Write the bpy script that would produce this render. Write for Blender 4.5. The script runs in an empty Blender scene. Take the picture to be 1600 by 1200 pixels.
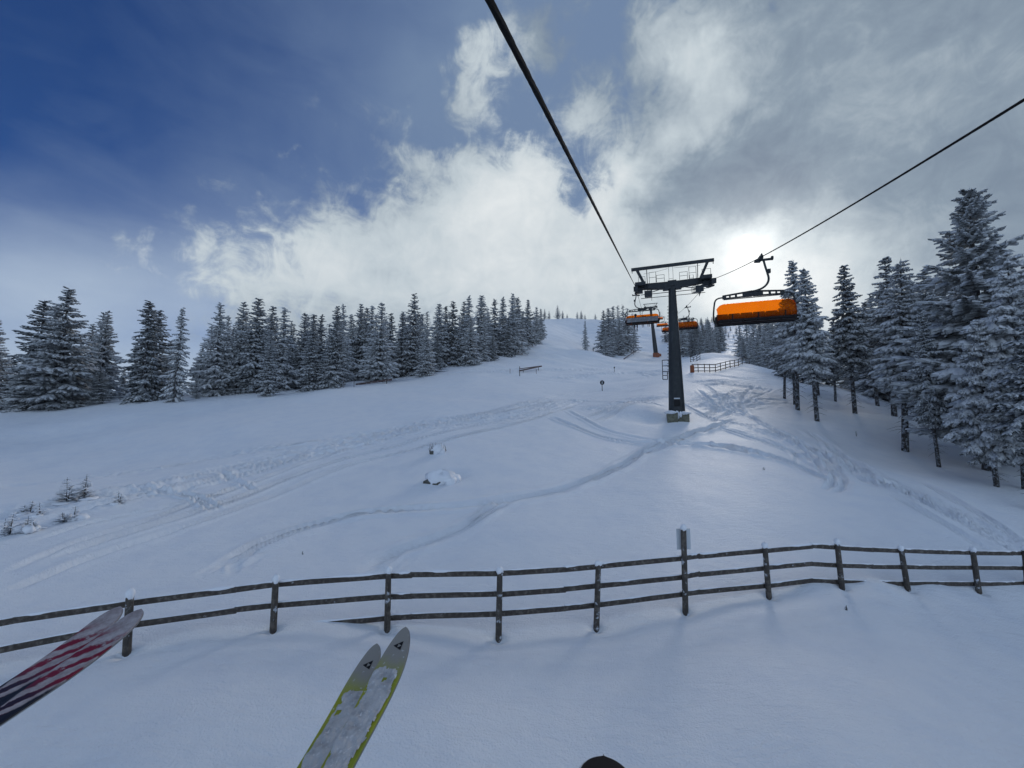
import bpy, bmesh, math, random
import numpy as np
from mathutils import Vector, Matrix

# ------------------------------------------------------------------ camera
SC = bpy.context.scene
COL = SC.collection
R = math.radians
PITCH = R(5.2)
FPX = 603.0
cam = bpy.data.cameras.new('camera')
cam.sensor_width = 36.0
cam.lens = 36.0 * FPX / 1600.0
cam.clip_start = 0.05
cam.clip_end = 6000
cam_ob = bpy.data.objects.new('camera', cam)
COL.objects.link(cam_ob)
cam_ob.location = (0, 0, 0)
cam_ob.rotation_euler = (R(90) + PITCH, 0, 0)
SC.camera = cam_ob


def ray(px, py):
    """direction of the photograph's pixel, scaled to one metre of depth along y"""
    a, b = (px - 800) / FPX, (600 - py) / FPX
    y = math.cos(PITCH) - b * math.sin(PITCH)
    z = math.sin(PITCH) + b * math.cos(PITCH)
    return np.array([a / y, 1.0, z / y])


def at(px, py, Y):
    return ray(px, py) * Y


def unit(v):
    return v / np.linalg.norm(v)


# ------------------------------------------------------------------ light
SUN_AZ, SUN_EL = 32.3, 21.0            # degrees right of the view axis / above the horizon
SC.view_settings.view_transform = 'Standard'
SC.view_settings.look = 'None'
SC.view_settings.exposure = 0.05
SC.view_settings.gamma = 1.0
SC.view_settings.use_curve_mapping = False
sun = bpy.data.lights.new('sun', 'SUN')
sun.energy = 0.9
sun.angle = R(15)
sun.color = (1.0, 0.93, 0.84)
sun_ob = bpy.data.objects.new('sun', sun)
COL.objects.link(sun_ob)
sd = Vector((math.sin(R(SUN_AZ)) * math.cos(R(SUN_EL)), math.cos(R(SUN_AZ)) * math.cos(R(SUN_EL)), math.sin(R(SUN_EL))))
sun_ob.rotation_euler = sd.to_track_quat('Z', 'Y').to_euler()

# ------------------------------------------------------------------ world: blue sky with layers of cloud
W = bpy.data.worlds.new('World')
SC.world = W
W.use_nodes = True


class NT:
    """small helper to write node trees as expressions"""
    def __init__(s, tree):
        s.t = tree

    def new(s, kind, **kw):
        n = s.t.nodes.new(kind)
        for k, v in kw.items():
            setattr(n, k, v)
        return n

    def put(s, sock, v):
        if isinstance(v, bpy.types.NodeSocket):
            s.t.links.new(v, sock)
        else:
            sock.default_value = v

    def m(s, op, a, b=0.0, c=0.0, clamp=False):
        n = s.new('ShaderNodeMath', operation=op, use_clamp=clamp)
        s.put(n.inputs[0], a)
        s.put(n.inputs[1], b)
        s.put(n.inputs[2], c)
        return n.outputs[0]

    def vm(s, op, a, b=(0, 0, 0), scale=None):
        n = s.new('ShaderNodeVectorMath', operation=op)
        s.put(n.inputs[0], a)
        s.put(n.inputs[1], b)
        if scale is not None:
            s.put(n.inputs['Scale'], scale)
        return n.outputs['Value'] if op in ('DOT_PRODUCT', 'LENGTH') else n.outputs['Vector']

    def noise(s, vec, scale, detail=4.0, rough=0.5, dist=0.0, color=False):
        n = s.new('ShaderNodeTexNoise')
        s.put(n.inputs['Vector'], vec)
        s.put(n.inputs['Scale'], scale)
        s.put(n.inputs['Detail'], detail)
        s.put(n.inputs['Roughness'], rough)
        s.put(n.inputs['Distortion'], dist)
        return n.outputs['Color'] if color else n.outputs[0]

    def mix(s, f, a, b):
        n = s.new('ShaderNodeMix', data_type='RGBA')
        s.put(n.inputs[0], f)
        s.put(n.inputs[6], a)
        s.put(n.inputs[7], b)
        return n.outputs[2]

    def rng(s, v, a, b, c=0.0, d=1.0, smooth=True):
        n = s.new('ShaderNodeMapRange', interpolation_type='SMOOTHSTEP' if smooth else 'LINEAR', clamp=True)
        for i, x in enumerate((v, a, b, c, d)):
            s.put(n.inputs[i], x)
        return n.outputs[0]


def rgb(r, g, b):
    return (r, g, b, 1.0)


def build_world():
    t = W.node_tree
    t.nodes.clear()
    N = NT(t)
    out = N.new('ShaderNodeOutputWorld')
    bg = N.new('ShaderNodeBackground')
    bg.inputs['Strength'].default_value = 0.1
    sky = N.new('ShaderNodeTexSky', sky_type='NISHITA')
    sky.sun_disc = False
    sky.sun_elevation = R(SUN_EL)
    sky.sun_rotation = R(SUN_AZ)
    sky.altitude = 1500
    sky.air_density = 1.0
    sky.dust_density = 0.6
    sky.ozone_density = 3.0
    d0 = N.new('ShaderNodeTexCoord').outputs['Generated']
    d0 = N.vm('NORMALIZE', d0)
    w1 = N.vm('SUBTRACT', N.noise(d0, 2.6, 3, 0.55, color=True), (0.5, 0.5, 0.5))
    w2 = N.vm('SUBTRACT', N.noise(d0, 9.0, 6, 0.62, color=True), (0.5, 0.5, 0.5))
    dl = N.vm('ADD', d0, N.vm('SCALE', w1, scale=0.07))
    dw = N.vm('NORMALIZE', N.vm('ADD', dl, N.vm('SCALE', w2, scale=0.15)))
    ds = N.vm('NORMALIZE', dl)

    def blobs(lst, d, acc=0.0):
        for px, py, s, wt in lst:
            v = unit(ray(px, py))
            sg = 0.5 * np.linalg.norm(unit(ray(px + s, py)) - unit(ray(px - s, py)))
            sg2 = 0.5 * np.linalg.norm(unit(ray(px, py + s)) - unit(ray(px, py - s)))
            k = 1.0 / (sg * sg2)
            e = N.m('EXPONENT', N.m('MULTIPLY_ADD', N.vm('DOT_PRODUCT', d, tuple(v)), k, -k))
            acc = N.m('MULTIPLY_ADD', e, wt, acc)
        return acc

    sep = N.new('ShaderNodeSeparateXYZ')
    N.put(sep.inputs[0], d0)
    el = sep.outputs[2]
    f1 = N.noise(d0, 3.2, 9, 0.58, 0.3)
    f2 = N.noise(N.vm('MULTIPLY', d0, (1, 1, 1.7)), 7.0, 9, 0.6, 0.4)
    # cover of the cumulus deck (ragged edges) and of the thin veil (soft)
    C = blobs([(1330, 120, 230, 0.8), (1560, 60, 260, 0.8), (1560, 330, 230, 0.9), (1290, 330, 170, 0.8),
               (1120, 300, 90, 0.85), (1020, 300, 40, 0.7), (1090, 250, 36, 0.4), (1190, 160, 100, 0.5), (990, 370, 60, 0.6),
               (1050, 60, 60, 0.42), (1100, 110, 50, 0.5), (1000, 45, 40, 0.3),
               (770, 320, 60, 0.85), (830, 300, 34, 0.75), (715, 350, 70, 0.7), (620, 420, 80, 0.50), (510, 420, 50, 0.32), (490, 395, 26, 0.35),
               (420, 435, 45, 0.28), (370, 415, 30, 0.30), (850, 420, 90, 0.8), (960, 440, 90, 0.8), (1080, 470, 90, 0.6), (640, 500, 150, 0.7), (460, 500, 90, 0.4), (850, 520, 150, 0.8), (1050, 530, 130, 0.8), (1350, 520, 200, 0.7), (600, 560, 130, 0.6),
               (760, 105, 36, 0.60), (722, 150, 30, 0.52), (790, 55, 36, 0.50), (845, 70, 24, 0.46), (905, 190, 30, 0.70), (930, 178, 18, 0.4),
               (185, 365, 24, 0.36), (275, 345, 34, 0.24), (735, 245, 18, 0.5), (50, 500, 90, 0.3), (340, 400, 26, 0.3), (210, 395, 30, 0.22), (880, 70, 80, 0.5), (930, 150, 70, 0.45), (960, 230, 50, 0.3), (490, 295, 18, 0.25),
               (905, 320, 32, -0.7), (890, 260, 50, -0.5), (960, 200, 50, -0.45), (930, 100, 50, -0.4), (950, 20, 40, -0.3), (820, 205, 40, -0.35), (680, 200, 40, -0.3), (860, 130, 30, -0.25), (600, 330, 50, -0.2), (820, 190, 30, -0.2), (1750, 900, 700, 0.6), (2200, 300, 600, 0.8)], dw)
    V = blobs([(40, 470, 110, 0.7), (250, 470, 100, 0.55), (420, 360, 100, 0.22), (20, 380, 80, 0.16), (640, 60, 150, 0.42), (720, 200, 90, 0.3),
               (600, 250, 120, 0.12), (890, 110, 130, 1.15), (930, 230, 90, 1.0), (860, 440, 200, 0.5), (1200, 250, 330, 0.95), (500, 470, 150, 0.5),
               (1500, 250, 380, 0.9), (330, 60, 120, 0.06), (560, 160, 80, 0.12)], ds)
    f3 = N.noise(N.vm('MULTIPLY', d0, (1, 1, 0.8)), 17.0, 9, 0.66, 0.9)
    C = N.m('DIVIDE', N.m('MULTIPLY', C, 1.25), N.m('ADD', 1.0, N.m('MULTIPLY', N.m('MAXIMUM', C, 0.0), 0.75)))
    f4 = N.noise(N.vm('MULTIPLY', d0, (1.0, 0.6, 2.4)), 4.5, 7, 0.6, 0.8)
    edge = N.m('ADD', N.m('MULTIPLY', N.m('SUBTRACT', f2, 0.5), 1.0), N.m('MULTIPLY', N.m('SUBTRACT', f3, 0.5), 1.0))
    calpha = N.m('MULTIPLY', N.rng(N.m('ADD', C, edge), 0.32, 0.80), 0.96)
    valpha = N.m('MULTIPLY', N.rng(N.m('ADD', V, N.m('ADD', N.m('MULTIPLY', N.m('SUBTRACT', f1, 0.5), 0.7), N.m('MULTIPLY', N.m('SUBTRACT', f4, 0.5), 0.55))), 0.0, 1.15, smooth=False), 0.95)
    hz = N.rng(el, 0.06, 0.30, 0.95, 0.0)
    valpha = N.m('MAXIMUM', valpha, hz)
    # how bright the cloud is: thick grey to the right, white where the sun gets through
    B = blobs([(400, 440, 90, 0.20), (330, 410, 60, 0.22), (90, 480, 120, 0.35), (210, 395, 40, 0.3), (1180, 395, 80, 0.30), (1180, 480, 80, 0.42), (1290, 470, 80, 0.26), (1000, 450, 110, 0.24), (780, 310, 70, 0.34), (840, 290, 36, 0.16), (850, 430, 120, 0.24), (630, 420, 110, 0.30), (800, 530, 160, 0.2),
               (1085, 105, 44, 0.34), (1125, 165, 34, 0.30), (1040, 50, 50, 0.22), (980, 275, 32, 0.34), (1060, 222, 28, 0.34), (945, 330, 40, 0.26), (760, 105, 50, 0.30), (790, 55, 30, 0.2), (905, 190, 34, 0.24),
               (1290, 140, 60, 0.16), (1200, 90, 60, 0.10), (480, 410, 60, 0.26), (1180, 290, 100, -0.13), (1060, 320, 60, -0.13), (1150, 330, 50, -0.06), (1570, 240, 220, -0.08), (1300, 280, 120, -0.08),
               (1390, 330, 90, -0.02), (1330, 430, 100, 0.14), (1450, 330, 150, 0.09), (1530, 120, 240, 0.13), (1380, 140, 80, 0.08), (1080, 400, 70, 0.10)], dw, 0.165)
    B = N.m('ADD', B, N.m('MULTIPLY', N.m('SUBTRACT', f2, 0.5), 0.46))
    B = N.m('ADD', B, N.m('MULTIPLY', N.m('SUBTRACT', f3, 0.5), 0.34))
    cr = N.new('ShaderNodeValToRGB')
    cr.color_ramp.elements[0].position = 0.0
    cr.color_ramp.elements[0].color = rgb(0.13, 0.175, 0.25)
    cr.color_ramp.elements[1].position = 1.0
    cr.color_ramp.elements[1].color = rgb(0.84, 0.87, 0.87)
    e = cr.color_ramp.elements.new(0.28)
    e.color = rgb(0.25, 0.315, 0.385)
    e = cr.color_ramp.elements.new(0.6)
    e.color = rgb(0.55, 0.62, 0.66)
    N.put(cr.inputs[0], B)
    cloud = N.vm('SCALE', cr.outputs[0], scale=10.0)
    veil = N.mix(N.rng(el, 0.14, 0.55), rgb(4.6, 5.6, 6.9), rgb(1.6, 2.35, 3.7))
    base = N.vm('MULTIPLY', sky.outputs[0], (0.20, 0.43, 0.80))
    # unseen sky behind the viewer: bright pale blue added to light the snow
    sy = sep.outputs[1]
    back = N.m('MULTIPLY', N.rng(sy, 0.25, -0.55), N.rng(N.noise(d0, 2.2, 6, 0.6), 0.30, 0.62))
    col = N.mix(valpha, base, veil)
    col = N.mix(calpha, col, cloud)
    col = N.mix(back, col, rgb(5.6, 7.1, 9.0))
    # the sun itself, seen as a white glare in the cloud
    v = tuple(unit(ray(1170, 397)))
    dd = N.vm('DOT_PRODUCT', N.vm('NORMALIZE', N.vm('ADD', d0, N.vm('SCALE', w2, scale=0.05))), v)
    g = N.m('ADD', N.m('MULTIPLY', N.m('EXPONENT', N.m('MULTIPLY_ADD', dd, 1600.0, -1600.0)), 6.0),
            N.m('MULTIPLY', N.m('EXPONENT', N.m('MULTIPLY_ADD', dd, 110.0, -110.0)), 2.4))
    # the veiled disc of the sun
    dsun = N.vm('DOT_PRODUCT', d0, tuple(unit(ray(1165, 372))))
    g = N.m('ADD', g, N.rng(dsun, math.cos(R(.55)), math.cos(R(.15)), 0.0, 4.0))
    gl = N.new('ShaderNodeCombineXYZ')
    N.put(gl.inputs[0], g)
    N.put(gl.inputs[1], N.m('MULTIPLY', g, 0.97))
    N.put(gl.inputs[2], N.m('MULTIPLY', g, 0.90))
    col = N.vm('ADD', col, gl.outputs[0])
    N.put(bg.inputs['Color'], col)
    t.links.new(bg.outputs[0], out.inputs['Surface'])


build_world()

# ------------------------------------------------------------------ helpers: meshes, tags, materials
class MB:
    def __init__(s):
        s.v, s.f, s.mi, s.m = [], [], [], 0

    def add(s, vs, fs):
        o = len(s.v)
        s.v.extend([tuple(map(float, p)) for p in vs])
        for f in fs:
            s.f.append([i + o for i in f])
            s.mi.append(s.m)

    def box(s, c, size, ax=None):
        """box about c; ax = three axis vectors"""
        c = np.array(c, float)
        A = np.eye(3) if ax is None else np.array(ax, float)
        h = np.array(size, float) / 2
        vs = [c + A[0] * (h[0] * i) + A[1] * (h[1] * j) + A[2] * (h[2] * k) for i in (-1, 1) for j in (-1, 1) for k in (-1, 1)]
        s.add(vs, [(0, 1, 3, 2), (4, 6, 7, 5), (0, 4, 5, 1), (2, 3, 7, 6), (0, 2, 6, 4), (1, 5, 7, 3)])

    def beam(s, a, b, w, h, up=(0, 0, 1), w2=None, h2=None):
        a, b = np.array(a, float), np.array(b, float)
        d = unit(b - a)
        l = np.cross(d, np.array(up, float))
        l = unit(l) if np.linalg.norm(l) > 1e-6 else np.array([1.0, 0, 0])
        u = np.cross(l, d)
        w2, h2 = w2 or w, h2 or h
        vs = []
        for p, ww, hh in ((a, w, h), (b, w2, h2)):
            for i, j in ((-1, -1), (1, -1), (1, 1), (-1, 1)):
                vs.append(p + l * (i * ww / 2) + u * (j * hh / 2))
        s.add(vs, [(3, 2, 1, 0), (4, 5, 6, 7), (0, 1, 5, 4), (1, 2, 6, 5), (2, 3, 7, 6), (3, 0, 4, 7)])

    def tube(s, pts, r, n=8, cap=True, squash=None):
        pts = [np.array(p, float) for p in pts]
        rs = r if hasattr(r, '__len__') else [r] * len(pts)
        o = []
        ref = None
        for i, p in enumerate(pts):
            d = unit(pts[min(i + 1, len(pts) - 1)] - pts[max(i - 1, 0)])
            if ref is None:
                ref = np.array([0, 0, 1.0]) if abs(d[2]) < 0.9 else np.array([1.0, 0, 0])
            l = unit(np.cross(d, ref))
            u = np.cross(l, d)
            ref = u
            for k in range(n):
                a = 2 * math.pi * (k + .5) / n
                o.append(p + (l * math.cos(a) + u * math.sin(a)) * rs[i])
        fs = []
        for i in range(len(pts) - 1):
            for k in range(n):
                k2 = (k + 1) % n
                fs.append((i * n + k, i * n + k2, (i + 1) * n + k2, (i + 1) * n + k))
        if cap:
            fs.append(tuple(reversed(range(n))))
            fs.append(tuple(range((len(pts) - 1) * n, len(pts) * n)))
        s.add(o, fs)

    def disc(s, c, axis, r, th, n=20, hole=0.0):
        c, axis = np.array(c, float), unit(np.array(axis, float))
        ref = np.array([0, 0, 1.0]) if abs(axis[2]) < .9 else np.array([1.0, 0, 0])
        l = unit(np.cross(axis, ref))
        u = np.cross(l, axis)
        rings = [(r, -th / 2), (r, th / 2)] + ([(hole, th / 2), (hole, -th / 2)] if hole else [])
        vs = [c + axis * z + (l * math.cos(2 * math.pi * k / n) + u * math.sin(2 * math.pi * k / n)) * q for q, z in rings for k in range(n)]
        fs = []
        m = len(rings)
        for i in range(m if hole else 1):
            j = (i + 1) % m
            for k in range(n):
                k2 = (k + 1) % n
                fs.append((i * n + k, i * n + k2, j * n + k2, j * n + k))
        if not hole:
            fs.append(tuple(reversed(range(n))))
            fs.append(tuple(range(n, 2 * n)))
        s.add(vs, fs)

    def lump(s, c, size, seed=0, n=10, m=6, amp=.18, flat=None, ax=None):
        """uneven rounded lump (snow cap, clod, rock)"""
        rnd = np.random.RandomState(seed)
        A = np.eye(3) if ax is None else np.array(ax, float)
        c = np.array(c, float)
        ph = rnd.uniform(0, 6.28, 8)
        vs, fs = [], []
        for i in range(m + 1):
            t = math.pi * i / m
            for k in range(n):
                a = 2 * math.pi * k / n
                q = 1 + amp * (math.sin(2 * a + ph[0]) * math.sin(t) + .7 * math.sin(3 * a + ph[1] + 2 * t) + .6 * math.sin(5 * a + 3 * t + ph[2])) * .6 + amp * .5 * rnd.uniform(-1, 1) * math.sin(t)
                x, y, z = math.sin(t) * math.cos(a) * q, math.sin(t) * math.sin(a) * q, math.cos(t) * q
                if flat is not None and z < flat:
                    z = flat
                vs.append(c + A[0] * x * size[0] + A[1] * y * size[1] + A[2] * z * size[2])
        for i in range(m):
            for k in range(n):
                k2 = (k + 1) % n
                fs.append((i * n + k, (i + 1) * n + k, (i + 1) * n + k2, i * n + k2))
        s.add(vs, fs)

    def build(s, name, mats, parent=None, smooth=False, bevel=0.0, loc=None):
        me = bpy.data.meshes.new(name)
        me.from_pydata(s.v, [], s.f)
        for m in (mats if isinstance(mats, (list, tuple)) else [mats]):
            me.materials.append(m)
        me.polygons.foreach_set('material_index', s.mi)
        if smooth:
            me.polygons.foreach_set('use_smooth', [True] * len(me.polygons))
        me.update()
        o = bpy.data.objects.new(name, me)
        COL.objects.link(o)
        if parent:
            o.parent = parent
        if loc is not None:
            o.location = loc
        if bevel:
            b = o.modifiers.new('bevel', 'BEVEL')
            b.width = bevel
            b.segments = 2
            b.limit_method = 'ANGLE'
        return o


def tag(o, label=None, cat=None, group=None, kind=None):
    for k, v in (('label', label), ('category', cat), ('group', group), ('kind', kind)):
        if v:
            o[k] = v
    return o


def empty(name, loc, label, cat, group=None, rz=0.0):
    o = bpy.data.objects.new(name, None)
    o.empty_display_size = 0.3
    COL.objects.link(o)
    o.location = loc
    o.rotation_euler = (0, 0, rz)
    return tag(o, label, cat, group)


def kids(o):
    return [c for c in bpy.data.objects if c.parent == o]


def copy_tree(o, parent=None, ch=None):
    c = o.copy()
    COL.objects.link(c)
    c.parent = parent
    for k in kids(o):
        copy_tree(k, c)
    return c


def mat(name, base, rough=0.6, noise=None, metal=0.0, bump=None, spec=0.5, coords='Object'):
    """noise = (scale, second colour, low, high, detail); bump = (scale, strength, distance)"""
    m = bpy.data.materials.new(name)
    m.use_nodes = True
    N = NT(m.node_tree)
    p = m.node_tree.nodes['Principled BSDF']
    p.inputs['Roughness'].default_value = rough
    p.inputs['Metallic'].default_value = metal
    p.inputs['Specular IOR Level'].default_value = spec
    co = N.new('ShaderNodeTexCoord').outputs[coords]
    if noise:
        layers = noise if isinstance(noise, list) else [noise]
        c = rgb(*base)
        for k, (s, c2, lo, hi, de) in enumerate(layers):
            vec = N.vm('ADD', co, (k * 7.3, k * 3.1, 0))
            c = N.mix(N.rng(N.noise(vec, s, de, .6), lo, hi), c, rgb(*c2))
        N.put(p.inputs['Base Color'], c)
    else:
        p.inputs['Base Color'].default_value = rgb(*base)
    if bump:
        b = N.new('ShaderNodeBump')
        b.inputs['Strength'].default_value = bump[1]
        b.inputs['Distance'].default_value = bump[2]
        hgt = N.noise(co, bump[0], 5, .6)
        if name == 'snow':      # wind crust: long shallow ripples under the grain
            rip = N.noise(N.vm('MULTIPLY', co, (1.0, 2.6, 1.0)), 2.4, 6, .62, .6)
            hgt = N.m('ADD', hgt, N.m('MULTIPLY', rip, 1.6))
        N.put(b.inputs['Height'], hgt)
        N.put(p.inputs['Normal'], b.outputs[0])
    return m


M = {}
M['snow'] = mat('snow', (.82, .85, .89), .58, (.9, (.77, .81, .87), .4, .7, 5), bump=(30, 1.0, .028), spec=.3)
M['snow_lump'] = mat('snow_lump', (.78, .81, .86), .6, bump=(30, .5, .01))
M['wood'] = mat('wood', (.045, .036, .030), .8, [(11, (.13, .115, .10), .42, .72, 7), (7, (.50, .54, .60), .63, .76, 8)], bump=(30, .5, .01))
M['wood_post'] = mat('wood_post', (.05, .042, .036), .8, [(9, (.11, .095, .08), .45, .7, 5), (7, (.52, .56, .62), .57, .70, 8)], bump=(30, .5, .01))
M['steel'] = mat('steel', (.018, .023, .027), .5, (2.2, (.030, .035, .040), .4, .7, 5), spec=.3)
M['steel_light'] = mat('steel_light', (.12, .13, .14), .45, metal=.6)
M['plate'] = mat('plate', (.5, .54, .58), .5)
M['black'] = mat('black', (.010, .010, .012), .6, spec=.2)
M['rope'] = mat('rope', (.010, .010, .011), .8, spec=.1)
M['grey_panel'] = mat('grey_panel', (.17, .18, .2), .5, (6, (.28, .3, .33), .5, .7, 4))
M['concrete'] = mat('concrete', (.16, .16, .12), .9, (5, (.08, .085, .06), .4, .65, 5), bump=(20, .5, .02))
M['orange_pad'] = mat('orange_pad', (.30, .085, .03), .7, (6, (.22, .06, .025), .4, .7, 3))
M['bark'] = mat('bark', (.030, .025, .022), .9, [(6, (.06, .05, .045), .4, .7, 4), (5.5, (.30, .33, .37), .46, .66, 8)], bump=(14, .6, .04))


def tree_mat(name, bare, rime, scale, lo, hi, spread):
    """needles or bough snow under rime; every tree carries a little more or less of it"""
    m = bpy.data.materials.new(name)
    m.use_nodes = True
    N = NT(m.node_tree)
    p = m.node_tree.nodes['Principled BSDF']
    p.inputs['Roughness'].default_value = .8
    p.inputs['Specular IOR Level'].default_value = .2
    co = N.new('ShaderNodeTexCoord').outputs['Object']
    rn = N.new('ShaderNodeObjectInfo').outputs['Random']
    co = N.vm('ADD', co, N.vm('SCALE', (13.0, 7.0, 3.0), scale=rn))
    n = N.m('ADD', N.noise(co, scale, 7, .62), N.m('MULTIPLY', N.m('SUBTRACT', rn, .5), spread))
    N.put(p.inputs['Base Color'], N.mix(N.rng(n, lo, hi), rgb(*bare), rgb(*rime)))
    return m


M['needle'] = tree_mat('needle', (.020, .025, .027), (.42, .44, .455), 3.4, .28, .60, .20)
M['tree_snow'] = tree_mat('tree_snow', (.15, .175, .20), (.67, .69, .71), 5.5, .26, .56, .20)
M['sapling'] = tree_mat('sapling', (.05, .055, .05), (.46, .49, .53), 14.0, .30, .60, .2)
M['red_rail'] = mat('red_rail', (.055, .025, .024), .6, (5, (.5, .52, .56), .6, .68, 5))
M['cloth_dark'] = mat('cloth_dark', (.03, .035, .05), .9)
M['cloth_red'] = mat('cloth_red', (.22, .03, .03), .9)
M['skin'] = mat('skin', (.5, .32, .24), .6)
M['rock'] = mat('rock', (.10, .10, .09), .9, (6, (.05, .05, .045), .4, .7, 5), bump=(18, .7, .03))
M['twig'] = mat('twig', (.04, .032, .025), .9, (20, (.5, .53, .58), .58, .68, 4))


def bubble_material():
    m = bpy.data.materials.new('orange_bubble')
    m.use_nodes = True
    t = m.node_tree
    t.nodes.clear()
    N = NT(t)
    o = N.new('ShaderNodeOutputMaterial')
    tr = N.new('ShaderNodeBsdfTransparent')
    co = N.new('ShaderNodeTexCoord').outputs['Object']
    N.put(tr.inputs[0], N.mix(N.rng(N.noise(co, 2.5, 4), .4, .7), rgb(1.0, .21, .003), rgb(.97, .19, .003)))
    df = N.new('ShaderNodeBsdfPrincipled')
    df.inputs['Base Color'].default_value = rgb(.75, .13, .01)
    df.inputs['Roughness'].default_value = .12
    tl = N.new('ShaderNodeBsdfTranslucent')
    tl.inputs[0].default_value = rgb(1.0, .22, .004)
    m0 = N.new('ShaderNodeMixShader')
    m0.inputs[0].default_value = .2
    t.links.new(tr.outputs[0], m0.inputs[1])
    t.links.new(tl.outputs[0], m0.inputs[2])
    mx = N.new('ShaderNodeMixShader')
    mx.inputs[0].default_value = .08
    t.links.new(m0.outputs[0], mx.inputs[1])
    t.links.new(df.outputs[0], mx.inputs[2])
    t.links.new(mx.outputs[0], o.inputs['Surface'])
    return m


M['bubble'] = bubble_material()

# ------------------------------------------------------------------ terrain: a height function fitted through surveyed points
def warp(x, y):
    r = np.sqrt(x * x + y * y) + 1e-6
    k = np.log1p(r / 8.0) / r
    return np.stack([x * k, y * k], -1), r


def P(px, py, Y):
    return tuple(at(px, py, Y))


SURVEY = [P(*q) for q in [
    (-120, 1075, 7.3), (198, 1018, 8.1), (427, 981, 8.9), (605, 979, 9.3), (779, 992, 9.0), (932, 977, 9.6), (1071, 952, 10.1), (1201, 928, 10.8),
    (1315, 913, 11.3), (1418, 917, 11.8), (1529, 921, 12.2), (1690, 926, 13.0), (700, 1200, 5.3), (1300, 1200, 5.4), (200, 1200, 5.2),
    (0, 900, 11.5), (0, 840, 14), (100, 780, 18), (0, 745, 27), (300, 715, 29), (300, 810, 16), (500, 840, 14.2), (800, 820, 14.6), (690, 738, 20.5), (560, 680, 33),
    (1100, 800, 16), (1000, 725, 22.5), (1300, 790, 17), (1480, 830, 15), (1057, 654, 32.8), (1150, 660, 33), (850, 640, 39), (1270, 700, 27),
    (0, 641, 50), (200, 629, 52), (400, 614, 57), (540, 600, 64), (640, 590, 75), (700, 575, 86), (760, 556, 110), (830, 535, 155), (850, 512, 230), (870, 499, 370),
    (900, 498, 400), (985, 497, 400), (930, 546, 195), (900, 520, 290), (960, 577, 108), (941, 611, 58), (840, 588, 82), (1029, 558, 185), (1000, 590, 85), (1085, 581, 60), (1170, 570, 80),
    (1140, 552, 130), (1150, 530, 190), (1100, 506, 340), (1170, 507, 330), (1060, 520, 290), (1200, 601, 56), (1245, 652, 38), (1276, 662, 36), (1338, 650, 39), (1408, 711, 29.5), (1458, 731, 26.5),
    (1525, 737, 25), (1600, 802, 19), (1700, 880, 15), (1420, 640, 46), (1600, 690, 40), (1290, 600, 70)]]
for az, r, z in [(-52, 75, 0.5), (-52, 130, -4), (-50, 400, -40), (-45, 1400, -160), (-30, 90, 5), (-30, 200, 9), (-28, 450, 5), (-25, 1400, -150), (-14, 200, 28), (-10, 420, 70), (-10, 1400, -120),
                 (5, 520, 108), (8, 800, 20), (8, 1500, -160), (28, 480, 100), (28, 1500, -120), (40, 130, 3), (42, 400, -10), (45, 1400, -170), (62, 60, -7), (65, 300, -50), (70, 1400, -190),
                 (90, 20, -7), (90, 100, -22), (-90, 20, -5.5), (-90, 100, -10), (-70, 40, -3), (-70, 400, -50), (-90, 1400, -200), (90, 1400, -220), (180, 10, -7), (180, 60, -18), (180, 300, -80), (180, 1400, -300), (135, 300, -80), (-135, 300, -60), (-135, 40, -11), (135, 40, -14)]:
    SURVEY.append((r * math.sin(R(az)), r * math.cos(R(az)), z))
SURVEY.append((0, 0, -5.9))
S_ = np.array(SURVEY)
_w, _r = warp(S_[:, 0], S_[:, 1])


def _phi(d2):
    return np.where(d2 > 1e-12, d2 * np.log(np.maximum(d2, 1e-12)) * .5, 0)


def _fit():
    n = len(S_)
    K = _phi(((_w[:, None] - _w[None]) ** 2).sum(-1)) + np.eye(n) * 2e-3
    A = np.zeros((n + 3, n + 3))
    A[:n, :n] = K
    A[:n, n] = 1
    A[:n, n + 1:] = _w
    A[n, :n] = 1
    A[n + 1:, :n] = _w.T
    b = np.zeros(n + 3)
    b[:n] = S_[:, 2] / (_r + 8.0)
    return np.linalg.solve(A, b)


_c = _fit()


def base_h(x, y):
    x, y = np.atleast_1d(np.asarray(x, float)), np.atleast_1d(np.asarray(y, float))
    o = np.empty(x.shape)
    xf, yf, of = x.ravel(), y.ravel(), o.ravel()
    for i in range(0, len(xf), 60000):
        w, r = warp(xf[i:i + 60000], yf[i:i + 60000])
        d2 = ((w[:, None, :] - _w[None]) ** 2).sum(-1)
        of[i:i + 60000] = (_phi(d2) @ _c[:len(S_)] + _c[len(S_)] + w @ _c[len(S_) + 1:]) * (r + 8.0)
    return of.reshape(x.shape)


def _hash(i, j, s):
    h = (i * 374761393 + j * 668265263 + s * 974634777) & 0xffffffff
    h = ((h ^ (h >> 13)) * 1274126177) & 0xffffffff
    return ((h ^ (h >> 16)) & 0xffff) / 65535.0 * 2 - 1


def vnoise(x, y, s=0):
    i, j = np.floor(x).astype(np.int64), np.floor(y).astype(np.int64)
    fx, fy = x - i, y - j
    u, v = fx * fx * fx * (fx * (fx * 6 - 15) + 10), fy * fy * fy * (fy * (fy * 6 - 15) + 10)
    a, b, c, d = _hash(i, j, s), _hash(i + 1, j, s), _hash(i, j + 1, s), _hash(i + 1, j + 1, s)
    return a + (b - a) * u + (c - a) * v + (a - b - c + d) * u * v


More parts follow.
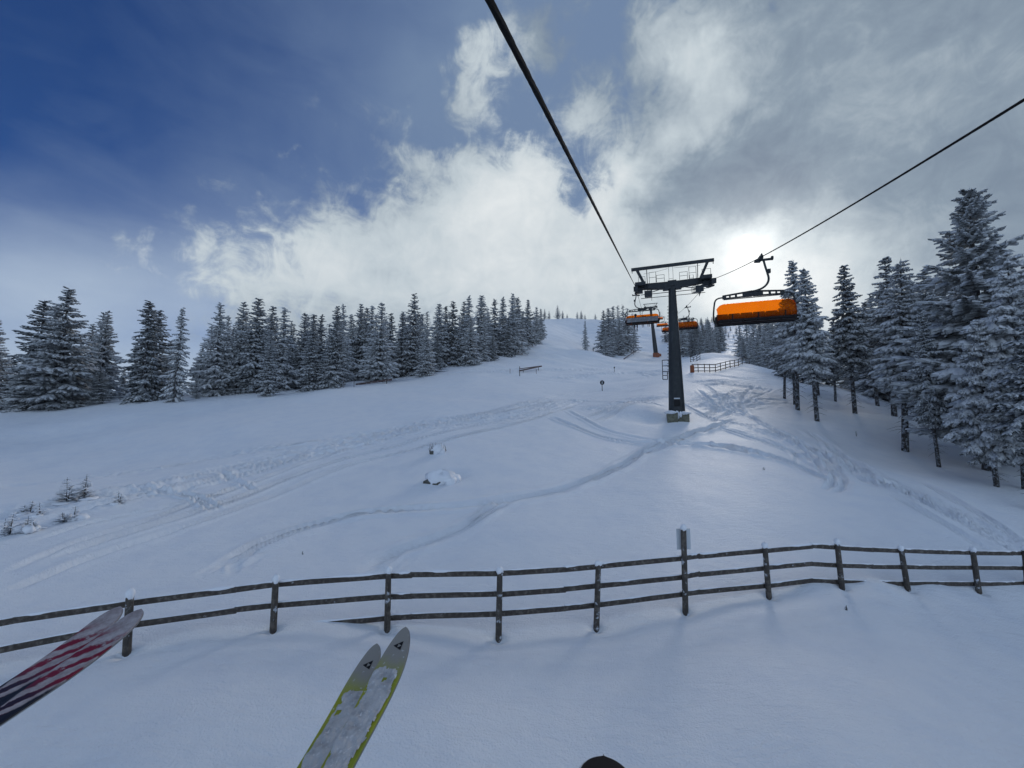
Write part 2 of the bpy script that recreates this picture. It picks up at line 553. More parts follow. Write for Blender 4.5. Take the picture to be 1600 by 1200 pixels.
def ground_hit(px, py, fn=None, far=700):
    """where the sight line of a pixel meets the terrain"""
    fn = fn or base_h
    d = ray(px, py)
    Y = np.exp(np.linspace(math.log(4), math.log(far), 900))
    z = fn(d[0] * Y, Y)
    g = d[2] * Y - z
    k = np.where(g < 0)[0]
    i = k[0] if len(k) else len(Y) - 1
    if 0 < i:
        t = g[i - 1] / (g[i - 1] - g[i] + 1e-9)
        y = Y[i - 1] + (Y[i] - Y[i - 1]) * min(max(t, 0), 1)
    else:
        y = Y[0]
    x = d[0] * y
    return np.array([x, y, fn(np.array([x]), np.array([y]))[0]])


def smooth_line(pts, n=8):
    pts = np.array(pts, float)
    p = np.vstack([2 * pts[0] - pts[1], pts, 2 * pts[-1] - pts[-2]])
    o = []
    for i in range(1, len(p) - 2):
        for k in range(n):
            t = k / n
            o.append(.5 * ((2 * p[i]) + (-p[i - 1] + p[i + 1]) * t + (2 * p[i - 1] - 5 * p[i] + 4 * p[i + 1] - p[i + 2]) * t * t + (-p[i - 1] + 3 * p[i] - 3 * p[i + 1] + p[i + 2]) * t ** 3))
    o.append(pts[-1])
    return np.array(o)


# ski tracks (pixel path, half width m, depth m) and churned bands (path, half width, amplitude)
TRACKS = [([(330, 890), (410, 852), (480, 826), (560, 806), (640, 796), (720, 790), (800, 778), (900, 757), (980, 726), (1020, 698), (1080, 680), (1135, 664)], .28, .13),
          ([(560, 890), (620, 862), (690, 838), (740, 815), (775, 792), (800, 778)], .26, .13),
          ([(860, 650), (900, 668), (950, 684), (1010, 692), (1060, 688), (1110, 672), (1150, 655)], .22, .12),
          ([(885, 640), (930, 664), (990, 682), (1060, 694), (1140, 700), (1220, 722)], .22, .12),
          ([(1060, 690), (1130, 702), (1220, 720), (1290, 752), (1320, 770)], .25, .11),
          ([(980, 722), (1010, 708), (1060, 690), (1110, 668)], .2, .1),
          ([(1265, 672), (1310, 706), (1335, 735), (1360, 750)], .4, .15), ([(1250, 690), (1290, 720), (1310, 748), (1296, 770)], .35, .15),
          ([(1330, 745), (1400, 762), (1470, 800), (1540, 835), (1600, 862)], .35, .12), ([(1380, 770), (1450, 806), (1520, 846), (1580, 880)], .25, .09), ([(1430, 752), (1500, 790), (1580, 838), (1640, 870)], .3, .10),
          ([(0, 930), (150, 870), (300, 822), (430, 775), (560, 727), (700, 690), (830, 655), (900, 632)], .22, .11), ([(60, 880), (200, 836), (330, 796), (450, 752), (560, 715), (690, 680), (800, 650), (870, 628)], .2, .1),
          ([(0, 900), (120, 850), (260, 806), (400, 755), (520, 712), (640, 676), (780, 640)], .2, .08),
          ([(200, 762), (240, 768), (300, 780), (340, 800)], .2, .1), ([(340, 738), (370, 755), (400, 770)], .2, .1),
          ([(700, 665), (800, 636), (900, 614), (1000, 600)], .25, .09), ([(760, 670), (850, 640), (930, 620), (1020, 606)], .25, .09),
          ([(900, 655), (960, 640), (1010, 625)], .2, .1), ([(930, 660), (980, 640), (1030, 632)], .2, .1), ([(1090, 610), (1120, 635), (1160, 650), (1200, 655)], .25, .11), ([(1150, 610), (1130, 630), (1100, 655)], .22, .1),
          ([(1040, 612), (1080, 640), (1130, 660), (1200, 668)], .14, .09), ([(1210, 606), (1170, 628), (1110, 662)], .14, .09), ([(1100, 600), (1150, 640), (1230, 680), (1300, 720)], .15, .09),
          ([(1190, 660), (1250, 700), (1290, 745)], .14, .08), ([(880, 622), (960, 628), (1040, 640)], .15, .09), ([(1120, 668), (1180, 690), (1260, 716), (1330, 760)], .15, .09), ([(1150, 664), (1220, 682), (1300, 700), (1360, 740)], .15, .08),
          ([(940, 648), (990, 632), (1040, 624)], .13, .09), ([(915, 650), (965, 636), (1015, 626)], .13, .09), ([(300, 905), (360, 878), (430, 858)], .14, .08), ([(120, 800), (240, 775), (380, 742), (520, 706)], .15, .08), ([(40, 850), (160, 815), (300, 786), (440, 742)], .14, .08),
          ([(1180, 600), (1160, 625), (1170, 650), (1230, 690)], .25, .1)]
BANDS = [([(-60, 830), (100, 790), (250, 765), (400, 730), (560, 695), (700, 664), (830, 640), (900, 622)], 2.3, .17),
         ([(-40, 760), (160, 742), (330, 716), (480, 694), (620, 668), (760, 642), (860, 622)], 1.2, .14),
         ([(900, 640), (950, 634), (1010, 622), (1040, 618)], 1.6, .16), ([(1085, 640), (1130, 630), (1180, 622), (1215, 620)], 2.6, .18),
         ([(1080, 600), (1140, 598), (1200, 604)], 2.0, .16), ([(1150, 668), (1220, 692), (1290, 724), (1340, 760)], 1.6, .13),
         ([(1290, 690), (1350, 740), (1440, 780), (1560, 840), (1640, 880)], 1.2, .12), ([(330, 905), (360, 885), (420, 860)], .7, .12), ([(560, 900), (600, 885), (640, 862)], .5, .1),
         ([(850, 592), (930, 586), (1000, 584), (1040, 583)], 2.5, .22), ([(680, 588), (780, 580), (850, 578), (960, 577)], 2.2, .25), ([(1085, 586), (1150, 588), (1210, 592)], 1.0, .12)]


def _world(path):
    return smooth_line([ground_hit(*q)[:2] for q in path], 6)


def offset_line(line, off):
    d = np.gradient(line, axis=0)
    d /= np.linalg.norm(d, axis=1)[:, None] + 1e-9
    return line + np.stack([-d[:, 1], d[:, 0]], -1) * np.asarray(off).reshape(-1, 1)


TR = []
_rt = np.random.RandomState(12)
for p_, w_, d_ in TRACKS:
    ln = _world(p_)
    wob = .05 * np.sin(np.linspace(0, len(ln) / 9, len(ln)) + _rt.uniform(0, 6))
    TR.append((ln, w_, d_ * .55))
    TR.append((offset_line(ln, wob + .48 * w_), .10, d_ * .75))
    TR.append((offset_line(ln, -wob - .48 * w_), .10, d_ * .75))
BD = [(_world(p), w, a) for p, w, a in BANDS]
for ln, w_, a_ in BD:               # single ski lines inside the churned bands
    for q in range(9):
        n_ = len(ln)
        i0 = _rt.randint(0, max(1, n_ // 2))
        i1 = min(n_, i0 + _rt.randint(n_ // 3, n_) + 2)
        sub = ln[i0:i1]
        if len(sub) < 3:
            continue
        t_ = np.linspace(0, 1, len(sub))
        off = w_ * (_rt.uniform(-.95, .95) + _rt.uniform(-.5, .5) * t_ + .18 * np.sin(t_ * _rt.uniform(3, 8) + _rt.uniform(0, 6)))
        TR.append((offset_line(sub, off), _rt.uniform(.07, .13), _rt.uniform(.04, .085)))
BUMPS = []      # (x, y, radius, height) local drifts, filled in below


def poly_dist(x, y, line):
    """signed distance to a polyline and the length along it"""
    best = np.full(x.shape, 1e9)
    sgn = np.zeros(x.shape)
    al = np.zeros(x.shape)
    run = 0.0
    for a, b in zip(line[:-1], line[1:]):
        d = b - a
        L = math.hypot(*d) + 1e-9
        d = d / L
        rx, ry = x - a[0], y - a[1]
        t = np.clip(rx * d[0] + ry * d[1], 0, L)
        q = np.hypot(rx - t * d[0], ry - t * d[1])
        k = q < best
        best = np.where(k, q, best)
        sgn = np.where(k, np.sign(d[0] * ry - d[1] * rx), sgn)
        al = np.where(k, run + t, al)
        run += L
    ends = np.clip(al / 1.5, 0, 1) * np.clip((run - al) / 1.5, 0, 1)
    return best * sgn, al, ends


def height(x, y):
    x, y = np.atleast_1d(np.asarray(x, float)), np.atleast_1d(np.asarray(y, float))
    z = base_h(x, y)
    r = np.hypot(x, y)
    near = np.clip((r - 9) / 20, .10, 1)
    z = z + near * (.22 * vnoise(x / 9, y / 9, 1) + .10 * vnoise(x / 3.7, y / 3.7, 2)) + .018 * vnoise(x / 1.1, y / 1.1, 3) + .006 * vnoise(x / .35, y / .35, 4)
    far = np.clip((r - 60) / 60, 0, 1)
    z = z + far * (.55 * vnoise(x / 14, y / 7, 5) + .25 * vnoise(x / 5, y / 3, 6))
    for line, w, a in BD:
        lo, hi = line.min(0) - 4 * w, line.max(0) + 4 * w
        k = (x > lo[0]) & (x < hi[0]) & (y > lo[1]) & (y < hi[1])
        if k.any():
            xs, ys = x[k], y[k]
            s, al, en = poly_dist(xs, ys, line)
            mk = np.exp(-(s / w) ** 4) * en
            n = vnoise(al * .13, s * 2.1, 11) + .8 * vnoise(al * .22 + 9, s * 3.9, 12) + .5 * vnoise(xs * 1.4, ys * 1.4, 13) * np.maximum(0, vnoise(xs * .35, ys * .35, 14) + .2) * 1.8 + .22 * vnoise(xs * 4.5, ys * 4.5, 15) + 1.3 * np.maximum(0, vnoise(xs * 5.5, ys * 5.5, 16) - .42)
            z[k] += 1.15 * a * mk * (.62 * n - .25)
    for line, w, dp in TR:
        lo, hi = line.min(0) - 4 * w - .5, line.max(0) + 4 * w + .5
        k = (x > lo[0]) & (x < hi[0]) & (y > lo[1]) & (y < hi[1])
        if k.any():
            xs, ys = x[k], y[k]
            s, al, en = poly_dist(xs, ys, line)
            s = s + .3 * w * vnoise(al * .9, al * 0, 21)
            j = 1 + .3 * vnoise(al * 1.5, s * 1.2, 22)
            wg = w * (1 + .25 * vnoise(al * .35, al * 0, 23))
            z[k] += 1.1 * en * dp * (-np.exp(-(s / wg) ** 6) + .75 * j * np.exp(-((np.abs(s) - 1.55 * wg) / (.55 * wg)) ** 2))
            
    for bx, by, br, bh in BUMPS:
        z = z + bh * np.exp(-((x - bx) ** 2 + (y - by) ** 2) / br ** 2)
    return z


def gz(x, y):
    return float(height(np.array([x]), np.array([y]))[0])


def onground(px, py):
    p = ground_hit(px, py)
    return np.array([p[0], p[1], gz(p[0], p[1])])


def bump(px, py, r, h):
    p = ground_hit(px, py)
    BUMPS.append((p[0], p[1], r, h))


# drifts and wind scoops by the posts, the tower footing, the rock
bump(1372, 915, .45, .13)
bump(500, 975, .9, .07)
bump(320, 985, .8, .06)
bump(1255, 908, .7, .10)
bump(1005, 958, .7, .05)
bump(1460, 917, .5, .06)
for q in [(198, 1022), (427, 984), (605, 982), (779, 996), (932, 980), (1071, 955), (1201, 930), (1315, 915), (1418, 919), (1529, 922)]:
    bump(q[0], q[1], .16, -.13)
bump(700, 742, 1.0, -.28)
bump(1020, 655, 1.3, -.35)
bump(1000, 640, 3.0, .45)
bump(930, 560, 9, 1.8)
bump(990, 556, 12, 1.6)
bump(1110, 560, 8, 1.2)


def make_ground():
    ang = np.concatenate([np.arange(-63, 63.01, .145), np.arange(65.5, 297.0, 2.6)])
    rad = [2.2]
    while rad[-1] < 1500:
        r = rad[-1]
        rad.append(r * (1.012 if r < 5 else 1.0055 if r < 100 else 1.011 if r < 480 else 1.06))
    rad = np.array(rad)
    A, B = np.meshgrid(np.radians(ang), rad)
    x, y = (B * np.sin(A)).ravel(), (B * np.cos(A)).ravel()
    z = height(x, y)
    n, m = len(ang), len(rad)
    v = np.stack([x, y, z], -1)
    v = np.vstack([v, [[0, 0, z[:n].mean()]]])
    i, j = np.meshgrid(np.arange(m - 1), np.arange(n), indexing='ij')
    j2 = (j + 1) % n
    q = np.stack([i * n + j, i * n + j2, (i + 1) * n + j2, (i + 1) * n + j], -1).reshape(-1, 4)[:, ::-1]
    tri = np.stack([np.full(n, m * n), (np.arange(n) + 1) % n, np.arange(n)], -1)[:, ::-1]
    me = bpy.data.meshes.new('snow_ground')
    me.vertices.add(len(v))
    me.vertices.foreach_set('co', v.ravel().astype(np.float32))
    loops = np.concatenate([q.ravel(), tri.ravel()]).astype(np.int32)
    me.loops.add(len(loops))
    me.loops.foreach_set('vertex_index', loops)
    st = np.concatenate([np.arange(len(q)) * 4, len(q) * 4 + np.arange(len(tri)) * 3]).astype(np.int32)
    me.polygons.add(len(st))
    me.polygons.foreach_set('loop_start', st)
    me.update(calc_edges=True)
    me.polygons.foreach_set('use_smooth', np.ones(len(st), bool))
    me.materials.append(M['snow'])
    o = bpy.data.objects.new('snow_ground', me)
    COL.objects.link(o)
    tag(o, kind='structure')
    return o


ground = make_ground()

# ------------------------------------------------------------------ trees
def spray_template(ns, kind, rnd):
    """a fan of needles or the snow lying on it: 3 x ns grid, (along, across, up)"""
    a = np.linspace(0, 1, ns)
    prof = np.array([.45 + .9 * t - 1.3 * t * t * t for t in a])
    zig = np.where(np.arange(ns) % 2 == 0, .72, 1.12)
    w = np.maximum(prof * zig, .06)
    v = []
    for k in range(ns):
        for b in (-1, 0, 1):
            if kind == 'needle':
                v.append((a[k] * 1.05, b * w[k] * 1.1, -.12 * a[k] ** 2 - (.75 if b else 0.0)))
            else:
                v.append((a[k] * .97, b * w[k] * .90, -.12 * a[k] ** 2 + (.36 * (1 - a[k] ** 3) + .03 if b == 0 else -.30)))
    f = []
    for k in range(ns - 1):
        for b in (0, 1):
            i = k * 3 + b
            f.append((i, i + 3, i + 4, i + 1))
    return np.array(v), np.array(f)


def tree_meshes(seed, H=14.0, rad=2.4, cb=.06, step=.4, nb=7, ns_side=4, ns=6, snowy=1.0, droop=.32, twigs=False, power=.82, bare_side=None, ragged=.18, low=.35, fat=1.0):
    rs = np.random.RandomState(seed)
    Pn, D, L, U, S, Wd, SN = [], [], [], [], [], [], []
    bend = rs.uniform(-.012, .012, 2) * H
    ph = rs.uniform(0, 6.28)

    def axis(z):
        t = z / H
        return np.array([bend[0] * math.sin(t * 3 + ph), bend[1] * math.sin(t * 2.3 + ph), z])

    def spray(p, d, s, w, sn):
        d = unit(d)
        l = unit(np.cross(d, [0, 0, 1.0]) + rs.uniform(-.12, .12, 3))
        u = np.cross(l, d)
        Pn.append(p); D.append(d); L.append(l); U.append(u); S.append(s); Wd.append(w); SN.append(sn)

    z = cb * H
    while z < H * .985:
        t = (z / H - cb) / (1 - cb)
        prof = rad * ((1 - t) ** power) * (1 - low * max(0, .22 - t) / .22) + .20
        n = max(4, int(round(nb * (.65 + .35 * (1 - t)))))
        a0 = rs.uniform(0, 6.28)
        for k in range(n):
            az = a0 + 6.283 * k / n + rs.uniform(-.3, .3)
            if bare_side is not None and math.cos(az - bare_side) > .75 and t < .75:
                continue
            Lb = prof * rs.uniform(1 - 2.2 * ragged, 1 + ragged)
            if rs.rand() < .06:
                Lb *= 1.28
            zz = z + rs.uniform(-.5, .5) * step
            e0 = .55 * t - .12 + rs.uniform(-.1, .1)
            dr = droop * rs.uniform(.7, 1.3)
            o = axis(zz)
            rdir = np.array([math.cos(az), math.sin(az), 0])

            def bp(u):
                return o + rdir * (Lb * u) + np.array([0, 0, Lb * (e0 * u - dr * u * u + .16 * u ** 5)])
            us = np.linspace(.22 if Lb > .8 else .1, .9, ns_side)
            for u in us:
                p = bp(u)
                tan = bp(u + .04) - p
                tan = unit(tan)
                lat = np.array([-rdir[1], rdir[0], 0])
                for sg in (-1, 1):
                    sl = max(.16, Lb * .36 * (1.15 - .6 * u) * rs.uniform(.75, 1.25))
                    sp = 1.05 - .45 * u + rs.uniform(-.2, .2)
                    spray(p, tan * math.cos(sp) + lat * sg * math.sin(sp) + np.array([0, 0, -.22 - .15 * rs.rand()]), sl, (sl * .30 + .03) * fat, rs.uniform(.75, 1.2) * snowy)
            p = bp(.72)
            spray(p, bp(1.0) - p, max(.2, Lb * .42), max(.09, Lb * .10), snowy)
            p = bp(.15)
            spray(p, bp(.75) - p, Lb * .62, max(.07, Lb * .075), snowy * .8)
        z += step * (.55 + .65 * (1 - t)) * rs.uniform(.85, 1.15)
    top = axis(H * .97)
    for k in range(4):
        spray(top + np.array([0, 0, -.12 * k]), np.array([math.cos(k * 1.7), math.sin(k * 1.7), 1.6]), .3, .08, snowy)
    spray(axis(H * .95), np.array([.02, .03, 1.0]), H * .05, .07, snowy)
    Pn, D, L, U, S, Wd, SN = map(np.array, (Pn, D, L, U, S, Wd, SN))
    V, F, MI = [], [], []
    off = 0
    for kind, mi in (('needle', 0), ('snow', 1)):
        tv, tf = spray_template(ns, kind, rs)
        n = len(Pn)
        jit = rs.uniform(.8, 1.2, (n, len(tv), 3))
        q = tv[None] * jit
        hgt = Wd * (1.0 if kind == 'needle' else 1.0) * (SN if kind == 'snow' else 1.0)
        wid = Wd * (1.0 if kind == 'needle' else np.clip(SN, .5, 1.15))
        v = Pn[:, None] + D[:, None] * (q[..., 0:1] * S[:, None, None]) + L[:, None] * (q[..., 1:2] * wid[:, None, None]) + np.array([0, 0, 1.0]) * (q[..., 2:3] * hgt[:, None, None])
        V.append(v.reshape(-1, 3))
        F.append((tf[None] + (np.arange(n) * len(tv))[:, None, None] + off).reshape(-1, 4))
        MI.append(np.full(n * len(tf), mi))
        off += n * len(tv)
    V, F, MI = np.vstack(V), np.vstack(F), np.concatenate(MI)
    me = bpy.data.meshes.new('crown')
    me.vertices.add(len(V))
    me.vertices.foreach_set('co', V.ravel().astype(np.float32))
    me.loops.add(len(F) * 4)
    me.loops.foreach_set('vertex_index', F.ravel().astype(np.int32))
    me.polygons.add(len(F))
    me.polygons.foreach_set('loop_start', (np.arange(len(F)) * 4).astype(np.int32))
    me.materials.append(M['needle'])
    me.materials.append(M['tree_snow'])
    me.polygons.foreach_set('material_index', MI.astype(np.int32))
    me.update(calc_edges=True)
    t = MB()
    zs = np.linspace(-.06, .97, 14)
    r0 = .0135 * H
    t.tube([axis(q * H) for q in zs], [r0 * (1.25 if q < 0 else 1.06 - q) + .012 for q in zs], 9)
    if twigs:
        for k in range(70):
            q = rs.uniform(.06, cb + .22)
            az = rs.uniform(0, 6.28)
            ln = rs.uniform(.35, 1.5) * (.6 + q)
            a = axis(q * H)
            d = np.array([math.cos(az), math.sin(az), rs.uniform(-.35, .05)])
            t.tube([a, a + d * ln * .5 + np.array([0, 0, -.02]), a + d * ln + np.array([0, 0, -.16 * ln])], [.022, .015, .006], 4, cap=False)
    tm = bpy.data.meshes.new('trunk')
    tm.from_pydata(t.v, [], t.f)
    tm.materials.append(M['bark'])
    tm.polygons.foreach_set('use_smooth', [True] * len(tm.polygons))
    return tm, me


TREE_H = 14.0
KIND = {}


def kind(name, n, **kw):
    KIND[name] = [tree_meshes(abs(hash_name(name)) % 9000 + i * 37, **kw) for i in range(n)]


def hash_name(s):
    h = 7
    for c in s:
        h = (h * 31 + ord(c)) & 0xffff
    return h


kind('near', 4, rad=2.15, cb=.28, low=.75, step=.38, nb=7, ns_side=4, ns=6, twigs=True, droop=.42)
kind('heavy', 2, rad=3.0, cb=.20, low=.5, step=.62, nb=7, ns_side=4, ns=6, snowy=1.7, fat=1.5, droop=.42, twigs=True, ragged=.14)
kind('tall', 1, rad=2.5, cb=.14, step=.36, nb=7, ns_side=5, ns=6, snowy=1.0, droop=.20, twigs=True, power=.8, ragged=.3)
kind('wide', 3, rad=2.75, cb=.03, step=.46, nb=7, ns_side=4, ns=5, droop=.34)
kind('slim', 2, rad=2.0, cb=.05, step=.44, nb=6, ns_side=3, ns=5, droop=.40)
kind('bare', 2, rad=2.2, cb=.06, step=.44, nb=7, ns_side=4, ns=5, droop=.5, bare_side=-1.45)
for i_, (r_, cb_, dr_, pw_, rg_, st_, ft_) in enumerate([(2.7, .03, .34, .82, .18, .50, 1.0), (2.3, .06, .45, .95, .24, .46, 1.1), (3.1, .02, .30, .90, .26, .55, 1.15), (2.5, .10, .38, .70, .16, .46, 1.0),
                                                        (2.1, .04, .50, .78, .30, .52, 1.2), (2.9, .08, .26, 1.0, .22, .52, 1.1), (2.4, .02, .40, .85, .34, .60, 1.25)]):
    kind('mid%d' % i_, 1, rad=r_, cb=cb_, step=st_, nb=7, ns_side=3, ns=4, droop=dr_, power=pw_, ragged=rg_, fat=ft_)
KIND['mid'] = [KIND['mid%d' % i_][0] for i_ in range(7)]
kind('far', 4, rad=2.9, cb=.02, step=.75, nb=7, ns_side=2, ns=4, droop=.34)

_made = {}
TREE_GROUP = {}


def tree(px, top, Y, name='mid', wide=1.0, label=None, group=None, base_px=None, cat='tree', i=None, kname='spruce_tree', dark=None):
    """a spruce whose tip is on the sight line (px, top) at depth Y"""
    tip = at(px, top, Y)
    x, y = tip[0], tip[1]
    if base_px is not None:
        x = ray(base_px, 655)[0] * Y
    z = gz(x, y) - .12
    h = max(tip[2] - z, 1.0)
    n = len(KIND[name])
    idx = (_made.get(name, 0) if i is None else i) % n
    _made[name] = _made.get(name, 0) + 1
    tm, cm = KIND[name][idx]
    e = empty(kname, (x, y, z), label, cat, group)
    s = h / TREE_H
    e.scale = (s * wide, s * wide, s)
    rnd = random.Random(int(px * 7 + top * 13 + Y))
    e.rotation_euler = (0, 0, rnd.uniform(-.5, .5) if name == 'bare' else rnd.uniform(0, 6.28))
    if base_px is not None:
        d = Vector((tip[0] - x, 0, h))
        e.rotation_euler = (Vector((0, 0, 1)).rotation_difference(d.normalized()) @ e.rotation_euler.to_quaternion()).to_euler()
    for nm, m in (('trunk', tm), ('crown', cm)):
        o = bpy.data.objects.new(nm, m)
        COL.objects.link(o)
        o.parent = e
    return e


# ------------------------------------------------------------------ thin frosty air
def make_haze(density):
    zlo = min(v.co.z for v in ground.data.vertices) - 1.0
    b = MB()
    b.box((0, 0, (zlo + 140.0) / 2), (3040, 3040, 140.0 - zlo))
    m = bpy.data.materials.new('haze')
    m.use_nodes = True
    t = m.node_tree
    t.nodes.clear()
    o = t.nodes.new('ShaderNodeOutputMaterial')
    v = t.nodes.new('ShaderNodeVolumePrincipled')
    v.inputs['Color'].default_value = rgb(.80, .88, 1.0)
    v.inputs['Density'].default_value = density
    v.inputs['Anisotropy'].default_value = .3
    t.links.new(v.outputs[0], o.inputs['Volume'])
    ob = b.build('haze', m)
    tag(ob, kind='stuff')


make_haze(.0002)

# ------------------------------------------------------------------ the trees: left edge of the piste
GL = 'spruces along the left edge of the piste'
LEFT = [  # px, top, Y, kind, width, label
    (-6, 500, 49, 'wide', 1.0, 'dark frosted spruce cut off by the left edge of the picture'),
    (70, 468, 56, 'wide', 1.15, 'broad frosted spruce just left of the tallest one in the leftmost clump'),
    (109, 450, 51, 'wide', 1.15, 'tallest and broadest frosted spruce of the leftmost clump'),
    (90, 478, 58, 'mid', .9, 'spruce whose tip shows between the two tall ones of the leftmost clump'),
    (38, 566, 49, 'wide', 1.3, 'low bushy frosted spruce at the foot of the leftmost clump'),
    (146, 505, 64, 'mid', 1.0, 'shorter frosted spruce leaning against the twin tipped pair'),
    (163, 488, 61, 'mid', .95, 'left one of the twin tipped spruces beyond the leftmost clump'),
    (170, 485, 59, 'wide', .8, 'right one of the twin tipped spruces beside the open sky gap'),
    (157, 574, 53, 'wide', 1.3, 'small pale spruce at the foot of the twin tipped pair'),
    (234, 470, 52, 'bare', 1.1, 'frosted spruce with a long bare pale trunk leaning to the right'),
    (248, 483, 56, 'mid', 1.1, 'spruce with a rounded top right behind the leaning bare trunk'),
    (285, 480, 50, 'bare', .72, 'slim spruce with a pale bare trunk standing alone between two sky gaps'),
    (262, 560, 55, 'mid', 1.1, 'low spruce filling the gap between the two bare trunked ones'),
    (316, 537, 62, 'mid', 1.0, 'short dark spruce just right of the sky gap'),
    (309, 584, 53, 'mid', .9, 'small frosted sapling spruce at the snow edge right of the sky gap'),
    (345, 474, 57, 'mid', .95, 'tall narrow spruce, the first tall one right of the sky gap'),
    (358, 492, 65, 'mid', .7, 'thin spruce tip behind the first tall one right of the sky gap'),
    (381, 471, 59, 'mid', .95, 'tall spruce second right of the sky gap, level with its neighbours'),
    (405, 465, 58, 'mid', .95, 'tall dark spruce whose tip is the highest left of the light young spruce'),
    (427, 477, 64, 'slim', 1.1, 'slender tall spruce rising behind the light young spruce'),
    (424, 515, 52, 'slim', 1.05, 'light young spruce standing in front of taller dark ones'),
    (445, 480, 61, 'mid', 1.0, 'broad dark spruce left of the narrow sky notch'),
    (475, 487, 64, 'mid', .95, 'spruce with a stepped tip right of the narrow sky notch'),
    (491, 490, 57, 'slim', 1.15, 'bright snow loaded spruce standing forward of the notch'),
    (504, 490, 66, 'mid', .9, 'spruce rising behind the bright snow loaded one'),
    (527, 478, 58, 'wide', .82, 'full snow loaded spruce with its foot lowest on the snow before the curve'),
    (537, 476, 69, 'mid', .8, 'dark spruce tip close behind the full snow loaded spruce'),
    (549, 490, 76, 'mid', 1.0, 'shaded spruce in the hollow right of the full snow loaded spruce'),
    (564, 474, 76, 'mid', .9, 'tall shaded spruce in the hollow, left one of three tips'),
    (575, 480, 80, 'mid', .9, 'tall shaded spruce in the hollow, middle one of three tips'),
    (582, 477, 76, 'mid', .9, 'tall shaded spruce in the hollow, right one of three tips'),
    (595, 471, 66, 'mid', 1.05, 'snow striped spruce standing forward where the treeline turns uphill'),
    (610, 487, 75, 'mid', .95, 'dark spruce behind the snow striped one at the turn'),
    (629, 487, 78, 'bare', .85, 'spruce with a bare pale lower trunk above the fallen rail'),
    (647, 459, 77, 'mid', .95, 'tallest spruce of the middle of the treeline'),
    (658, 492, 86, 'mid', 1.0, 'dark spruce close right of the tallest of the middle treeline'),
    (667, 508, 73, 'mid', .85, 'short light spruce forward of the middle treeline'),
    (687, 474, 88, 'mid', .95, 'narrow pointed spruce in the middle of the climbing treeline'),
    (697, 478, 95, 'mid', .95, 'spruce half hidden right of the narrow pointed one'),
    (684, 520, 82, 'mid', .9, 'short forward spruce below the narrow pointed one'),
    (708, 468, 89, 'mid', 1.05, 'well snowed spruce standing forward in the climbing treeline'),
    (725, 471, 99, 'mid', .95, 'spruce between the well snowed one and the pair of tall tips'),
    (733, 461, 97, 'mid', .95, 'left one of the pair of tall tips in the climbing treeline'),
    (736, 497, 89, 'mid', 1.0, 'snow striped forward spruce below the pair of tall tips'),
    (753, 461, 106, 'mid', 1.05, 'right one of the pair of tall tips in the climbing treeline'),
    (757, 505, 97, 'mid', .9, 'short spruce at the lower edge of the climbing treeline'),
    (764, 487, 112, 'mid', .9, 'dark spruce in the dip right of the pair of tall tips'),
    (774, 466, 113, 'mid', .95, 'dark tall spruce right of the dip in the climbing treeline'),
    (770, 515, 100, 'mid', .95, 'pale short spruce standing lowest before the open slope'),
    (786, 463, 117, 'mid', 1.0, 'broad spruce left of the highest tips of the upper treeline'),
    (801, 458, 121, 'mid', .95, 'highest tip of the upper treeline'),
    (808, 464, 126, 'mid', 1.0, 'pale spruce just right of the highest tip of the upper treeline'),
    (795, 495, 112, 'mid', .95, 'pale forward spruce below the highest tip of the upper treeline'),
    (824, 467, 138, 'mid', 1.1, 'dark full spruce near the upper end of the treeline'),
    (816, 485, 130, 'mid', 1.0, 'spruce tucked left of the dark full one near the upper end'),
    (838, 480, 155, 'mid', 1.0, 'small spruce right of the dark full one at the upper end'),
    (845, 482, 168, 'mid', 1.0, 'last small spruce at the upper end of the treeline'),
    (846, 508, 172, 'far', 1.0, 'tiny lone spruce on the bank below the upper end of the treeline'),
]
for px, top, Y, kd, w, lab in LEFT:
    tree(px, top, Y, kd, w * 1.1, lab, GL)
rnd = random.Random(5)
for k in range(46):      # the wood behind the front row
    px = 325 + (830 - 325) * (k + rnd.random()) / 46
    t = (px - 325) / 505
    Yf = 66 + t * t * 70
    tree(px, 497 - 14 * t + rnd.uniform(-3, 16), Yf * rnd.uniform(1.10, 1.28), 'far', 1.1, 'frosted spruce in the second row behind the left treeline', 'spruces of the second row behind the left treeline')
for k, (px, top, lab) in enumerate([(128, 520, 'spruce behind the gap between the leftmost clump and the twin tipped pair'), (20, 545, 'spruce in the back between the edge tree and the leftmost clump'),
                                    (195, 560, 'low spruce seen far back in the open sky gap'), (60, 520, 'spruce in the back behind the left half of the leftmost clump'),
                                    (215, 520, 'spruce in the back at the left flank of the leaning bare trunk'), (268, 520, 'spruce in the back between the two bare trunked ones')]):
    tree(px, top + 12, 68 + 3 * k % 9, 'mid', 1.15, lab, 'spruces at the back of the leftmost clumps')

GR = 'spruces on the ridge skyline'
for px, top, Y, lab in [(851, 483, 380, 'small spruce on the skyline nearest the treeline'), (858, 486, 385, 'low spruce on the skyline left of the big skyline spruce'),
                        (871, 477, 380, 'biggest spruce on the ridge skyline'), (879, 485, 385, 'spruce leaning close right of the biggest skyline spruce'),
                        (886, 490, 390, 'tiny spruce ending the left skyline group'), (902, 487, 395, 'left small spruce of the middle skyline trio'),
                        (908, 485, 395, 'tallest of the middle skyline trio'), (914, 491, 395, 'lowest of the middle skyline trio'),
                        (930, 490, 398, 'small lone spruce on the skyline above the open slope')]:
    tree(px, top, Y, 'far', 1.25, lab, GR)

